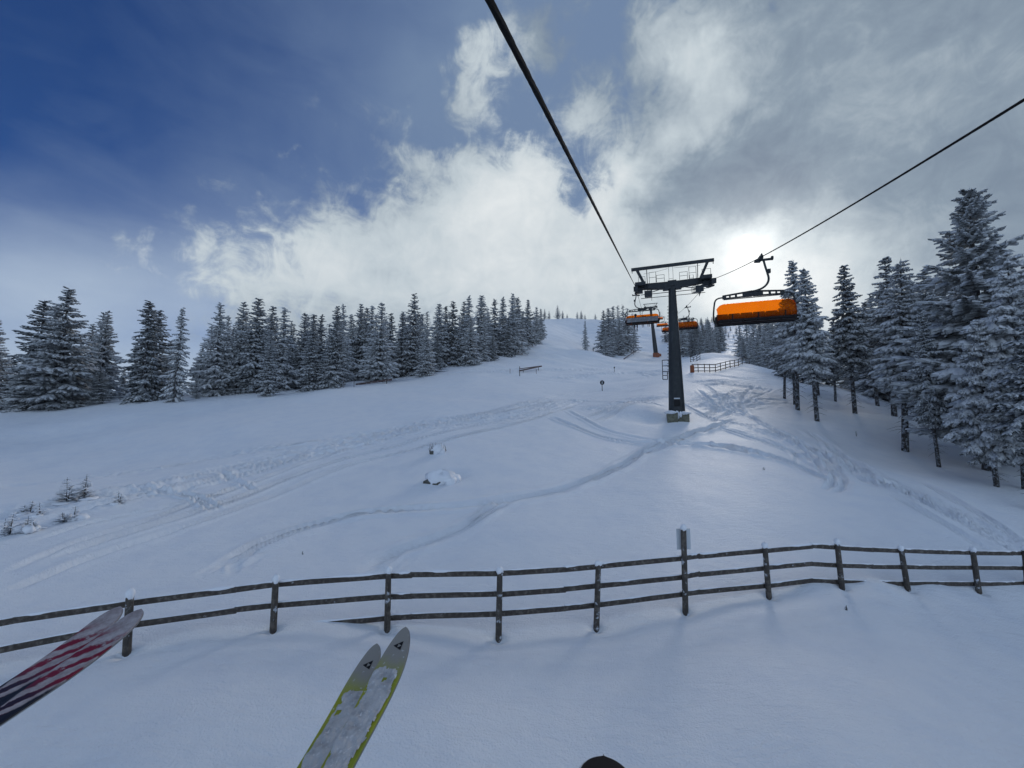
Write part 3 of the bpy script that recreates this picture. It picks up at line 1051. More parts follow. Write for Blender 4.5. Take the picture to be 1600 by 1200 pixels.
tree(914, 500, 172, 'mid', .75, 'lone slim spruce standing on the open slope', 'spruces on the upper slope')
GC = 'spruces in the clump on the upper slope'
for px, top, Y, w, lab in [(943, 485, 185, 1.0, 'leftmost tall spruce of the clump on the upper slope'), (951, 481, 182, 1.0, 'tall spruce second from the left of the upper slope clump'),
                           (958, 478, 184, 1.0, 'spruce in the middle of the upper slope clump'), (965, 477, 188, 1.0, 'pale tall spruce right of the middle of the upper slope clump'),
                           (973, 476, 190, 1.0, 'tallest spruce at the right of the upper slope clump'), (980, 481, 192, 1.0, 'rightmost spruce of the upper slope clump'),
                           (946, 515, 164, 1.05, 'short snowy spruce at the lower front of the upper slope clump'), (955, 505, 170, 1.0, 'half height spruce at the front of the upper slope clump'),
                           (968, 500, 178, 1.0, 'half height spruce at the right front of the upper slope clump'), (988, 490, 200, 1.0, 'spruce behind the chairs at the right of the upper slope clump')]:
    tree(px, top, Y, 'mid' if Y < 186 else 'far', w, lab, GC)

# wood on the hillside behind the lift
GB = 'spruces of the hillside wood behind the lift'
for px, top, Y, kd in [(1075, 498, 150, 'mid'), (1086, 503, 145, 'mid'), (1097, 507, 152, 'mid'), (1108, 503, 148, 'mid'), (1118, 509, 142, 'mid'), (1126, 505, 150, 'mid'),
                       (1080, 520, 132, 'mid'), (1092, 523, 130, 'mid'), (1104, 520, 128, 'mid'), (1114, 523, 126, 'mid'), (1122, 525, 128, 'mid'),
                       (1133, 507, 215, 'far'), (1141, 509, 225, 'far'), (1150, 508, 215, 'far'), (1138, 519, 200, 'far'), (1146, 522, 195, 'far'),
                       (1156, 505, 120, 'mid'), (1166, 500, 112, 'mid'), (1176, 498, 108, 'mid'), (1186, 496, 102, 'mid'), (1197, 488, 96, 'mid'),
                       (1161, 527, 98, 'mid'), (1172, 525, 94, 'mid'), (1183, 520, 90, 'mid'), (1194, 515, 86, 'mid'), (1206, 500, 82, 'mid'),
                       (1215, 490, 78, 'mid'), (1040, 503, 240, 'far'), (1048, 500, 235, 'far'), (1062, 498, 230, 'far'), (1070, 502, 220, 'far')]:
    tree(px, top, Y, kd, 1.15, 'snow grey spruce in the hillside wood behind the lift', GB)
for k in range(26):
    px = 1062 + 68 * (k + random.Random(k).random()) / 26
    tree(px, random.Random(k + 50).uniform(498, 518), random.Random(k + 90).uniform(135, 200), 'mid', 1.25, 'snow grey spruce in the hillside wood behind the lift', GB)
rnd = random.Random(9)
for k in range(34):
    px = 1060 + 150 * (k + rnd.random()) / 34
    tree(px, rnd.uniform(493, 503), rnd.uniform(260, 330), 'far', 1.25, 'far spruce on top of the hillside wood behind the lift', 'spruces on top of the hillside wood')

# forest to the right of the lift
GF = 'spruces of the forest on the right'
RIGHT = [  # px, top, Y, kind, width, base px, label
    (1238, 403, 41, 'near', .80, 1247, 'tall frosted spruce just right of the near orange chair, left of two close tips'),
    (1257, 418, 37, 'near', .85, 1275, 'frosted spruce with a thin bare trunk lowest on the snow, right of two close tips'),
    (1226, 452, 47, 'near', .75, 1229, 'spruce with its top behind the near orange chair'),
    (1236, 470, 44, 'near', .75, 1243, 'dark spruce low behind the near orange chair, between thin trunks'),
    (1271, 470, 50, 'near', .85, 1282, 'spruce filling the gap left of the lone dark spruce'),
    (1317, 413, 40, 'near', .85, 1337, 'dark full spruce standing alone between two gaps in the forest'),
    (1300, 500, 47, 'near', .9, 1308, 'low spruce behind the foot of the lone dark spruce'),
    (1382, 400, 40, 'near', .95, 1398, 'tall pointed spruce behind the grey frosted one'),
    (1405, 404, 30.5, 'near', .98, 1409, 'grey frosted spruce with a bare white speckled trunk'),
    (1352, 470, 46, 'near', 1.0, 1372, 'spruce low behind the grey frosted one, right of the lone dark spruce'),
    (1445, 418, 34, 'near', 1.0, 1472, 'dark spruce with a blunt top right of the grey frosted one'),
    (1474, 428, 35, 'near', 1.0, 1484, 'dark spruce deep in the forest between blunt top and tallest tree'),
    (1437, 485, 27, 'near', .7, 1460, 'thin scraggly spruce with bare twigs in front of the dark ones'),
    (1520, 291, 26, 'tall', 1.1, 1530, 'tallest spruce of the forest with layered branches against the sky'),
    (1500, 445, 31, 'near', 1.1, 1508, 'spruce between the dark ones and the tallest tree'),
    (1572, 395, 22, 'heavy', 1.0, 1592, 'heavily snow laden spruce with thick pillowy boughs at the right edge'),
    (1622, 392, 26, 'heavy', 1.1, 1640, 'snow laden spruce cut off by the right edge of the picture'),
    (1530, 500, 22, 'heavy', .85, 1545, 'lower snow laden spruce whose boughs hang before the tallest tree'),
    (1626, 420, 19.0, 'near', .9, 1598, 'spruce at the right edge whose dark bare trunk reaches lowest on the snow'),
]
for px, top, Y, kd, w, bpx, lab in RIGHT:
    tree(px, top, Y, kd, w, lab, GF, base_px=bpx)
rnd = random.Random(3)
for px, top, Y in [(1340, 480, 58), (1360, 455, 60), (1375, 440, 54), (1395, 450, 58), (1420, 432, 50), (1435, 450, 55), (1460, 440, 46), (1490, 445, 44), (1510, 440, 40), (1540, 420, 38), (1560, 430, 42), (1585, 420, 36),
                   (1610, 430, 40), (1285, 520, 62), (1255, 500, 60), (1470, 480, 60), (1530, 470, 52), (1410, 500, 66), (1322, 520, 66), (1500, 500, 62), (1570, 500, 58), (1350, 520, 72), (1440, 520, 74), (1228, 520, 66)]:
    tree(px, top + rnd.uniform(-4, 8), Y, 'mid', 1.2, 'frosted spruce deep inside the forest on the right', 'spruces deep inside the right forest')

# young spruces breaking through the snow at the left
def sapling(px, py, top, w, seed, label, bush=False):
    p = onground(px, py)
    Y = p[1]
    h = (py - top) / FPX * Y * 1.02
    rs = np.random.RandomState(seed)
    e = empty('young_spruce', (p[0], p[1], p[2] - .03), label, 'young tree', 'young spruces breaking through the snow')
    t, c, s = MB(), MB(), MB()
    for q in range(3 if bush else 2):
        ox, oy = rs.uniform(-.3, .3) * w, rs.uniform(-.15, .15) * w
        hh = h * (1 if q == 0 else rs.uniform(.5, .85))
        lean = rs.uniform(-.08, .08)
        t.tube([(ox, oy, -.1), (ox + lean * .5, oy, hh * .5), (ox + lean, oy, hh)], [.016, .011, .004], 5)
        for z in np.arange(.06, hh * .95, .085):
            for k in range(5):
                az = rs.uniform(0, 6.28)
                L = w * .52 * (1 - z / hh) ** .8 * rs.uniform(.5, 1.15) + .05
                a = np.array([ox + lean * z / hh, oy, z])
                d = np.array([math.cos(az), math.sin(az), rs.uniform(-.05, .35)])
                l = np.array([-d[1], d[0], 0]) * (.10 * L + .012)
                c.add([a - l * .4, a + l * .4, a + d * L * .6 + l, a + d * L, a + d * L * .6 - l], [(0, 4, 3, 2, 1)])
                if rs.rand() < .45:
                    s.lump(a + d * L * .65 + np.array([0, 0, .02]), (L * .30 + .02, .035 + .05 * L, .022), rs.randint(1000), 7, 4, ax=[unit(d), unit(l), (0, 0, 1)])
    if bush:
        for q in range(4):
            s.lump((rs.uniform(-.5, .5) * w, rs.uniform(-.3, .3) * w, .06 + rs.rand() * .12), (w * .34, w * .28, .14), rs.randint(999), 12, 6, .3)
    else:
        s.lump((rs.uniform(-.2, .2) * w, -.1, .02), (w * .4, w * .35, .09), rs.randint(999), 12, 6, .25)
    t.build('stem', M['twig'], e)
    c.build('foliage', M['sapling'], e)
    s.build('snow_cover', M['snow_lump'], e, smooth=True)


sapling(103, 786, 748, 1.0, 1, 'young spruce with two thin spires, left of the tallest sapling')
sapling(138, 781, 744, .95, 2, 'bushiest young spruce with forked tip at the right of the sapling patch')
sapling(183, 790, 771, .5, 3, 'tiny lone sapling to the right of the sapling patch')
sapling(41, 800, 780, .5, 4, 'thin bare twigged sapling at the left of the sapling patch')
sapling(62, 805, 785, .45, 5, 'very thin single stem sapling in the sapling patch')
sapling(109, 813, 790, .75, 6, 'sapling buried under a round snow lump at the front of the patch', True)
sapling(46, 832, 808, .6, 7, 'half buried low sapling at the lower left of the patch', True)
sapling(4, 838, 805, .6, 8, 'sapling at the left edge of the picture below the patch')
sapling(685, 582, 570, 3.0, 9, 'low pale snowed up shrub on the piste edge below the treeline', True)

# ------------------------------------------------------------------ lift geometry
AL = R(19.5)
FW = np.array([math.sin(AL), math.cos(AL), 0])
LT = np.array([math.cos(AL), -math.sin(AL), 0])
UP = np.array([0, 0, 1.0])
VL, VR = -.75, 5.2
VC = (VL + VR) / 2
U1, U2 = 35.5, 195.0
ZR1 = 11.72
_p2 = FW * U2 + LT * VC
ZR2 = _p2[1] * ray(1021, 480)[2]


def rope_z(u, v):
    if u <= U1:
        s = .280 if v < 0 else .243
        q = min(max(u / U1, 0), 1)
        return ZR1 + s * (u - U1) - (0 if v < 0 else 1.9 * q * (1 - q))
    if u <= U2:
        t = (u - U1) / (U2 - U1)
        return ZR1 + (ZR2 - ZR1) * t - 4 * (1.8 if v < 0 else 4.4) * t * (1 - t)
    return ZR2 + (u - U2) * .30


def rope_p(u, v):
    return FW * u + LT * v + UP * rope_z(u, v)


def rope(v, label):
    m = MB()
    us = np.concatenate([np.arange(-14, 24, .055), np.arange(24, U1, .25), np.linspace(U1, U2, 80), np.linspace(U2 + 5, 330, 10)])
    n, rs_, fs = 18, [], []
    vs = []
    for i, u in enumerate(us):
        p = rope_p(u, v)
        d = unit(rope_p(u + .1, v) - rope_p(u - .1, v))
        l = unit(np.cross(d, UP))
        w = np.cross(l, d)
        for k in range(n):
            a = 2 * math.pi * k / n
            r = .020 * (1 + (.16 * math.cos(6 * (a - u * 2 * math.pi / 2.2)) if u < 24 else 0))
            if u < 24 and i % 2 and rnd_rope[k % 7] > .8:
                r *= 1.05
            vs.append(p + (l * math.cos(a) + w * math.sin(a)) * r)
    for i in range(len(us) - 1):
        for k in range(n):
            k2 = (k + 1) % n
            fs.append((i * n + k, i * n + k2, (i + 1) * n + k2, (i + 1) * n + k))
    m.add(vs, fs)
    o = m.build('haul_rope', M['rope'], smooth=True)
    tag(o, label, 'rope', 'haul ropes of the chairlift')


rnd_rope = [random.Random(k).random() for k in range(7)]
rope(VL, 'thick black steel haul rope running overhead to the left end of the tower arm')
rope(VR, 'thinner looking black haul rope on the right carrying the near orange chair')


# ------------------------------------------------------------------ lift towers
def tower(base, zr, label, big):
    """base = foot of the mast on the snow, zr = rope height"""
    e = empty('lift_tower', base, label, 'lift tower', 'lift towers')
    b = np.array(base, float)
    c = FW * (U1 if big else U2) + LT * VC      # centre of the head in plan
    zh = zr - b[2]
    off = np.array([c[0] - b[0], c[1] - b[1], 0])

    def T(l, f, z):
        return off + LT * l + FW * f + UP * (zh + z)
    st = M['steel']
    s = MB()
    r0, r1 = (.66, .30) if big else (1.1, .5)
    top = T(0, 0, -.35)
    foot = np.array([0, 0, .55])
    s.tube([foot, foot + (top - foot) * .5, top], [r0, (r0 + r1) / 2, r1], 12)
    s.tube([(0, 0, .42), (0, 0, .66)], [r0 + .08, r0 + .08], 12)
    for q in (.47, .8):
        p = foot + (top - foot) * q
        rr = r0 + (r1 - r0) * q + .025
        s.tube([p - (0, 0, .03), p + (0, 0, .03)], [rr, rr], 12)
    mast = s.build('mast', st, e, smooth=False)
    if big:
        p = MB()
        q = np.array([0, 0, 1.75]) + unit(np.array([-.35, -1, 0])) * (r0 - .02)
        fx = unit(np.array([1, -.35, 0]))
        fy = np.cross(UP, fx)
        p.box(q, (.46, .05, .10), [fx, fy, UP])
        p.build('number_plate', M['plate'], mast)
        p = MB()
        p.box(q - UP * .38, (.46, .05, .52), [fx, fy, UP])
        p.build('dark_plate', M['black'], mast, bevel=.02)
    f = MB()
    if big:
        f.box((-.42, 0, .10), (.82, 1.6, .95), [LT, FW, UP])
        f.box((.45, -.12, .04), (.85, 1.6, .95), [LT, FW, UP])
        fo = f.build('footing', M['concrete'], e, bevel=.03)
        g = MB()
        g.lump(tuple(LT * -.5 - FW * .5 + UP * .58), (.50, .75, .17), 3, 14, 6, .25, ax=[LT, FW, UP])
        g.lump(tuple(LT * .62 - FW * .45 + UP * .54), (.44, .75, .15), 4, 14, 6, .25, ax=[LT, FW, UP])
        g.lump(tuple(-FW * .80 + UP * .36 + LT * -.05), (.16, .12, .35), 5, 12, 6, .3, ax=[LT, FW, UP])
        g.lump(tuple(-FW * .92 + UP * .42 + LT * .22), (.12, .12, .22), 6, 12, 6, .3, ax=[LT, FW, UP])
        g.build('snow_cover', M['snow_lump'], fo, smooth=True)
    else:
        f.tube([(0, 0, -.5), (0, 0, 1.9)], [1.5, 1.45], 14)
        f.box((1.2, -1, .8), (1.6, .5, 1.3), [LT, FW, UP])
        f.build('crash_pad', M['orange_pad'], e, bevel=.08)
    # cross arm: two tapered halves and a gusset
    a = MB()
    for sg in (-1, 1):
        a.beam(T(0.002 * sg, 0, -.12), T(3.0 * sg, 0, .06), .5, .62, w2=.4, h2=.42)
    a.beam(T(-.75, 0, -.36), T(.75, 0, -.36), .52, .24)
    a.beam(T(-.35, -.28, .02), T(.35, -.28, .02), .04, .5)
    a.tube([T(-2.6, -.1, -.72), T(2.6, -.1, -.72)], .035, 6)
    a.tube([T(-2.6, .15, -.98), T(2.6, .15, -.98)], .03, 6)
    a.beam(T(-1.0, -.1, -.40), T(-2.3, -.1, -.70), .06, .06)
    a.beam(T(1.0, -.1, -.40), T(2.3, -.1, -.70), .06, .06)
    for sg in (-1, 1):
        a.box(T(2.6 * sg, -.3, .12), (.9, .9, .3), [LT, FW, UP])
    a.build('cross_arm', st, e, bevel=.012)
    # lifting frame above the arm
    g = MB()
    g.beam(T(-3.35, 0, 1.72), T(3.35, 0, 1.72), .22, .24)
    for sg in (-1, 1):
        g.beam(T(2.85 * sg, 0, 1.60), T(2.25 * sg, 0, .22), .24, .22)
        g.beam(T(3.28 * sg, 0, 1.58), T(3.28 * sg, 0, 1.38), .05, .04)
        g.tube([T(2.05 * sg, -.25, 1.6), T(2.0 * sg, -.3, -.6)], .035, 6)
        for k in range(5):
            q = sg * (2.5 + .17 * k)
            g.tube([T(q, -.05, 1.60), T(q, -.05, 1.60 - .07 - .05 * (k % 3))], [.018, .004], 5)
    g.build('lifting_frame', st, e, bevel=.01)
    # service rails
    h = MB()
    def rail(l0, l1, f, z0, z1, mid=True):
        h.tube([T(l0, f, z0), T(l0, f, z1), T(l1, f, z1), T(l1, f, z0)], .022, 6)
        if mid:
            h.tube([T(l0, f, (z0 + z1) / 2), T(l1, f, (z0 + z1) / 2)], .018, 6)
    rail(-1.85, -1.3, -.35, .2, 1.15)
    rail(-1.25, -.62, -.35, .2, .82)
    rail(.6, 1.22, -.35, .2, .85)
    rail(1.35, 1.9, -.35, .2, 1.2)
    rail(1.45, 1.75, .35, .2, .75)
    rail(-2.75, -2.2, -.75, .1, .7, False)
    rail(2.3, 2.95, -.75, .1, .75, False)
    h.tube([T(-.22, .1, .2), T(-.22, .1, 1.6)], .014, 5)
    h.tube([T(.12, .1, .2), T(.12, .1, 1.6)], .014, 5)
    h.tube([T(-.22, .1, .55), T(.12, .1, .55)], .014, 5)
    h.tube([T(-2.3, .1, 1.25), T(-1.2, .1, 1.32), T(-.3, .1, 1.48)], .012, 5)
    h.tube([T(.2, .1, 1.48), T(1.2, .1, 1.45), T(2.3, .1, 1.42)], .012, 5)
    h.build('hand_rail', st, e)
    # sheave trains and their walkways
    for sg in (-1, 1):
        L = VR - VC
        s = MB()
        k = .27
        d = unit(FW + UP * k)
        u2 = unit(np.cross(LT, d))
        u2 = u2 if u2[2] > 0 else -u2
        o = T(L * sg, 0, -.30)
        s.beam(o - d * 1.9, o + d * 1.9, .14, .26)
        s.beam(o - d * 1.55 - u2 * .24, o + d * 1.55 - u2 * .24, .22, .14)
        s.box(T((L - .28) * sg, 0, -.32), (.55, .6, .34), [LT, FW, UP])
        for q in (-1.9, 1.9):
            s.box(o + d * q + u2 * .1, (.34, .3, .42), [LT, d, u2])
        tr = s.build('sheave_train', st, e, bevel=.015)
        for q in np.linspace(-1.7, 1.7, 6):
            w = MB()
            w.disc(o + d * q + u2 * .06, LT, .215, .09, 18)
            w.build('sheave', M['black'], tr)
        w = MB()
        fl = T((L - 1.0) * sg, 0, -.92)
        w.beam(fl - d * 1.5, fl + d * 1.5, .55, .05)
        for q in (-1.5, -.5, .5, 1.5):
            for l in (-.27, .27):
                w.tube([fl + d * q + LT * l, fl + d * q + LT * l + UP * .55], .02, 5)
        for l in (-.27, .27):
            for zz in (.27, .55):
                w.tube([fl - d * 1.5 + LT * l + UP * zz, fl + d * 1.5 + LT * l + UP * zz], .02, 5)
        w.box(fl - d * 1.5 + UP * .24, (.62, .04, .50), [LT, FW, UP])
        w.box(fl + UP * .2 + LT * .3, (.03, 2.9, .36), [LT, FW, UP])
        w.build('walkway', st, e)
    if big:
        ld = MB()
        rungs = []
        lx = -(r0 * .72 + .42)
        for z0, z1, w0 in ((4.35, 5.35, .40), (3.62, 4.30, .26)):
            p0 = foot + (top - foot) * ((z0 - .5) / zh)
            A, B = p0 + LT * (lx - .12), p0 + LT * (lx + w0)
            for q in (0, (z1 - z0) * .5, z1 - z0):
                ld.tube([A + UP * q, B + UP * q], .03, 6)
            ld.tube([A, A + UP * (z1 - z0)], .032, 6)
            ld.tube([B, B + UP * (z1 - z0)], .032, 6)
        for q in np.arange(4.2, zh - 1, .3):
            p0 = foot + (top - foot) * ((q - .5) / zh) + LT * -(r0 + (r1 - r0) * q / zh)
            rg = MB()
            rungs.append(rg)
            rg.tube([p0 - FW * .14, p0 - FW * .14 - LT * .1, p0 + FW * .14 - LT * .1, p0 + FW * .14], .012, 5)
        lo = ld.build('ladder', st, e)
        for rg in rungs:
            rg.build('rung', st, lo)
    return e


_c1 = FW * U1 + LT * VC
tower((_c1[0], _c1[1], gz(_c1[0], _c1[1]) - .05), ZR1, 'tall dark steel lift tower on a concrete footing beside the near orange chair', True)
_b2 = FW * U2 + LT * (VC + 1.8)
tower((_b2[0], _b2[1], gz(_b2[0], _b2[1]) - .1), ZR2, 'distant leaning lift tower with an orange pad round its foot', False)


# ------------------------------------------------------------------ chairs
def chair():
    e = empty('lift_chair', (0, 0, 0), 'chair', 'ski lift chair', 'chairs of the chairlift')
    cx = .38
    g = MB()
    g.box((0, 0, -.04), (.16, .62, .16))
    g.box((-.22, 0, -.10), (.62, .12, .10))
    g.disc((-.50, 0, -.06), (1, 0, 0), .11, .08, 14)
    g.disc((-.02, .22, .06), (1, 0, 0), .10, .06, 14)
    g.disc((-.02, -.22, .06), (1, 0, 0), .10, .06, 14)
    g.box((.12, 0, -.14), (.22, .2, .10))
    g.build('grip', M['steel'], e, bevel=.015)
    h = MB()
    pts = smooth_line([(-.14, 0, -.08), (-.20, 0, -.45), (-.28, 0, -.85), (-.31, 0, -1.12), (-.24, 0, -1.36), (-.06, 0, -1.55), (.22, 0, -1.66), (.5, 0, -1.70)], 4)
    h.tube([tuple(p) for p in pts], .048, 10)
    h.box((-.34, 0, -.72), (.12, .14, .2))
    h.build('hanger', M['steel'], e, smooth=False)
    f = MB()
    for sg in (-1, 1):                                   # pierced beam: top and bottom chord with webs
        x0, x1 = cx + .02 * sg, cx + 1.28 * sg
        f.beam((x0, 0, -1.68), (x1, 0, -1.80), .14, .07, w2=.12, h2=.06)
        f.beam((x0, 0, -1.92), (x1, 0, -1.94), .14, .06, w2=.12, h2=.05)
        for a, b in ((.0, .42), (.66, .74), (.93, .99), (1.12, 1.28)):
            f.box((cx + sg * (a + b) / 2, 0, -1.835 - .01 * (a + b)), (b - a, .11, .19 - .05 * a))
        f.tube([tuple(p) for p in smooth_line([(cx + sg * 1.2, 0, -1.88), (cx + sg * 1.45, 0, -1.90), (cx + sg * 1.60, 0, -2.02), (cx + sg * 1.66, 0, -2.3), (cx + sg * 1.70, -.04, -2.75), (cx + sg * 1.70, -.06, -3.05), (cx + sg * 1.62, .0, -3.28)], 4)], .04, 8)
    f.tube([(cx - 1.24, 0, -2.0), (cx + 1.24, 0, -2.0)], .025, 6)
    f.m = 1
    f.beam((cx - 1.62, -.06, -3.34), (cx + 1.62, -.06, -3.34), .10, .09)
    f.beam((cx - 1.62, .38, -3.38), (cx + 1.62, .38, -3.38), .06, .07)
    for sg in (-1, 1):
        f.beam((cx + sg * 1.62, -.1, -3.34), (cx + sg * 1.62, .45, -3.36), .07, .07)
        f.box((cx + sg * 1.60, .05, -3.12), (.10, .34, .40))
    f.build('frame', [M['steel'], M['black']], e, bevel=.01)
    for k in range(6):
        x = cx - 1.30 + .52 * k
        s = MB()
        s.box((x, .17, -3.26), (.49, .50, .09))
        s.build('seat', M['black'], e, bevel=.03)
        s = MB()
        t = .16
        ax = [(1, 0, 0), (0, math.cos(t), math.sin(t)), (0, -math.sin(t), math.cos(t))]
        s.box((x, -.17, -2.99), (.49, .07, .56), ax)
        s.build('backrest', M['black'], e, bevel=.03)
    s = MB()
    for z, hh in ((-2.88, .24), (-3.12, .22)):
        s.box((cx, -.262 + (z + 2.92) * -.16, z), (3.06, .03, hh), ax)
    s.build('back_panel', M['grey_panel'], e, bevel=.01)
    b = MB()                                             # bubble: curved shell with closed rounded cheeks
    prof = smooth_line([(.30, -2.31), (.44, -2.35), (.60, -2.43), (.72, -2.56), (.79, -2.74), (.81, -2.93), (.79, -3.10), (.74, -3.24)], 3)
    xs = [-1.60, -1.585, -1.54, -1.46, -1.3, -.9, -.3, .3, .9, 1.3, 1.46, 1.54, 1.585, 1.60]
    vs, fs = [], []
    for x in xs:
        q = abs(x) / 1.6
        k = (1 - max(0, (q - .78) / .22) ** 3.0 * .45)
        for y, z in prof:
            vs.append((cx + x, -.1 + (y + .1) * k, -3.24 + (z + 3.24) * (1 - (1 - k) * .55)))
    n = len(prof)
    for i in range(len(xs) - 1):
        for j in range(n - 1):
            fs.append((i * n + j, i * n + j + 1, (i + 1) * n + j + 1, (i + 1) * n + j))
    b.add(vs, fs)
    bo = b.build('bubble', M['bubble'], e, smooth=False)
    r = MB()
    r.tube([(cx - 1.6, .60, -3.27), (cx - 1.5, .72, -3.28), (cx + 1.5, .72, -3.28), (cx + 1.6, .60, -3.27)], .05, 8)
    for x in (-1.04, 0, 1.04):
        r.tube([tuple((cx + x, y + .012, z)) for y, z in prof[16:]], .028, 6)
    r.build('bubble_rim', M['black'], e)
    return e


def put_chair(c, u, v, up, label):
    c.location = rope_p(u, v) - UP * .03
    c.rotation_euler = (0, 0, -AL if up else math.pi - AL)
    c.scale = (1, 1, .93)
    c['label'] = label
    return c


CH = chair()
CHAIRS = [(20.7, VR, False, 'near empty chair with a bright orange bubble hanging right of the tower'),
          (41.5, VL, True, 'chair seen from behind, grey back panel under its orange bubble, left of the tower mast'),
          (78, VL, True, 'smaller orange chair just below and beyond the grey backed chair'),
          (56, VR, False, 'orange chair half hidden behind the tower mast, right side showing'),
          (88, VR, False, 'small orange chair between the distant tower and the near mast'),
          (118, VL, True, 'tiny orange chair whose bubble tops the grey backed chair'),
          (130, VR, False, 'tiny orange chair beside the head of the distant tower'),
          (165, VR, False, 'farthest tiny orange chair by the head of the distant tower')]
PLACED = []
for k, (u, v, up, lab) in enumerate(CHAIRS):
    PLACED.append(put_chair(CH if k == 0 else copy_tree(CH), u, v, up, lab))


# ------------------------------------------------------------------ riders and a skier
def skin_mesh(name, verts, edges, radii, m, parent=None, root=0, sub=1):
    me = bpy.data.meshes.new(name)
    me.from_pydata(verts, edges, [])
    me.materials.append(m)
    o = bpy.data.objects.new(name, me)
    COL.objects.link(o)
    sk = o.modifiers.new('skin', 'SKIN')
    me.skin_vertices.new() if not me.skin_vertices else None
    for k, r in enumerate(radii):
        rr = r if isinstance(r, tuple) else (r, r)
        me.skin_vertices[0].data[k].radius = rr
    me.skin_vertices[0].data[root].use_root = True
    sb = o.modifiers.new('sub', 'SUBSURF')
    sb.levels = sub
    sb.render_levels = sub
    if parent:
        o.parent = parent
    return o


def person(seated, label, cloth):
    e = empty('person', (0, 0, 0), label, 'person')
    if seated:      # origin at the hips, facing +y
        V = [(0, 0, 0), (0, .0, .25), (0, .03, .46), (0, .05, .56), (0, .07, .70), (0, .08, .78)]
        Rr = [(.17, .14), (.17, .13), (.19, .12), .06, .10, .07]
        E = [(0, 1), (1, 2), (2, 3), (3, 4), (4, 5)]
        for sg in (-1, 1):
            i = len(V)
            V += [(.11 * sg, .10, -.02), (.13 * sg, .46, .0), (.13 * sg, .50, -.24), (.13 * sg, .52, -.44), (.13 * sg, .66, -.47), (.21 * sg, .04, .44), (.25 * sg, .10, .18), (.18 * sg, .32, .12)]
            Rr += [.10, .085, .07, .075, .05, .075, .055, .045]
            E += [(0, i), (i, i + 1), (i + 1, i + 2), (i + 2, i + 3), (i + 3, i + 4), (2, i + 5), (i + 5, i + 6), (i + 6, i + 7)]
    else:           # standing on skis, origin at the feet, knees bent
        V = [(0, 0, .86), (0, .05, 1.10), (0, .12, 1.34), (0, .16, 1.44), (0, .19, 1.56), (0, .2, 1.64)]
        Rr = [(.16, .13), (.16, .12), (.19, .12), .06, .10, .07]
        E = [(0, 1), (1, 2), (2, 3), (3, 4), (4, 5)]
        for sg in (-1, 1):
            i = len(V)
            V += [(.12 * sg, .02, .80), (.15 * sg, .16, .48), (.15 * sg, .02, .12), (.15 * sg, .14, .07), (.22 * sg, .13, 1.30), (.30 * sg, .18, 1.06), (.30 * sg, .40, .98)]
            Rr += [.10, .085, .075, .05, .075, .055, .045]
            E += [(0, i), (i, i + 1), (i + 1, i + 2), (i + 2, i + 3), (2, i + 4), (i + 4, i + 5), (i + 5, i + 6)]
    skin_mesh('body', V, E, Rr, cloth, e)
    hv = V[5]
    k = MB()
    k.lump((hv[0], hv[1], hv[2] + .0), (.135, .15, .14), 2, 14, 8, .02)
    k.build('helmet', M['black'], e, smooth=True)
    for sg in (-1, 1):
        s = MB()
        fx, fz, fy = (.13 * sg, -.56, .58) if seated else (.15 * sg, .03, .05)
        s.tube([(fx, fy - .85, fz), (fx, fy + .6, fz), (fx, fy + .85, fz + .10)], [.045, .045, .03], 6)
        s.build('ski', M['red_rail'], e)
    return e


def seat_person(proto, ch, x, label):
    p = proto
    up = ch.rotation_euler[2]
    c, s = math.cos(up), math.sin(up)
    lx, ly, lz = x, .12, -2.94
    p.location = (ch.location[0] + lx * c - ly * s, ch.location[1] + lx * s + ly * c, ch.location[2] + lz)
    p.rotation_euler = (0, 0, up)
    p['label'] = label


pr = person(True, 'rider', M['cloth_dark'])
seat_person(pr, PLACED[1], -.28, 'dark dressed rider with legs hanging below the grey backed chair')
p2 = copy_tree(pr)
seat_person(p2, PLACED[2], .15, 'left rider with legs hanging below the smaller orange chair')
p3 = copy_tree(pr)
seat_person(p3, PLACED[2], 1.2, 'right rider with legs hanging below the smaller orange chair')
sk = person(False, 'tiny dark skier standing on the slope right of the lone slim spruce', M['cloth_dark'])
q = onground(927, 548)
sk.location = q
sk.rotation_euler = (0, 0, 2.4)

# ------------------------------------------------------------------ the wooden fence in front
POSTS = [  # top px,py, foot px,py, depth, rail rows (None = buried)
    ((-150, 965), (-160, 1062), 7.35, (1003, 1048, None)), ((203, 930), (198, 1019), 8.1, (943, 977, None)), ((431, 907), (427, 983), 8.9, (913, 946, 982)),
    ((607, 893), (605, 981), 9.3, (900, 932, 965)), ((781, 893), (779, 995), 9.0, (896, 928, 959)), ((935, 882), (932, 979), 9.6, (885, 915, 945)),
    ((1068, 826), (1071, 954), 10.1, (872, 901, 928)), ((1195, 854), (1201, 929), 10.8, (860, 887, 915)), ((1308, 848), (1315, 914), 11.3, (856, 883.5, 909)),
    ((1408, 858), (1418, 919), 11.8, (861, 886, 912)), ((1520, 860), (1529, 922), 12.2, (864, 887, 912)), ((1601, 858), (1607, 928), 12.6, (865, 888, 911)), ((1720, 852), (1732, 928), 13.2, (864, 886, 909))]
JOINTS = [(20, (970, 1012, None)), (366, (922, 954, None)), (641, (899, 931, 963)), (881, (890, 921, 951)), (1091, (869, 897, 925)), (1267, (853.5, 881, 906.5)), (1362, (859, 885, 911)), (1463, (863, 887, 912)), (1580, (864.5, 887.5, 912)), (1680, (864, 887, 910))]
fence = empty('wooden_fence', tuple(at(780, 995, 9.0)), 'weathered three rail wooden fence with snow caps crossing the near slope', 'fence')
FO = np.array(fence.location)


def yd(px):
    a = [p[1][0] for p in POSTS]
    return float(np.interp(px, a, [p[2] for p in POSTS]))


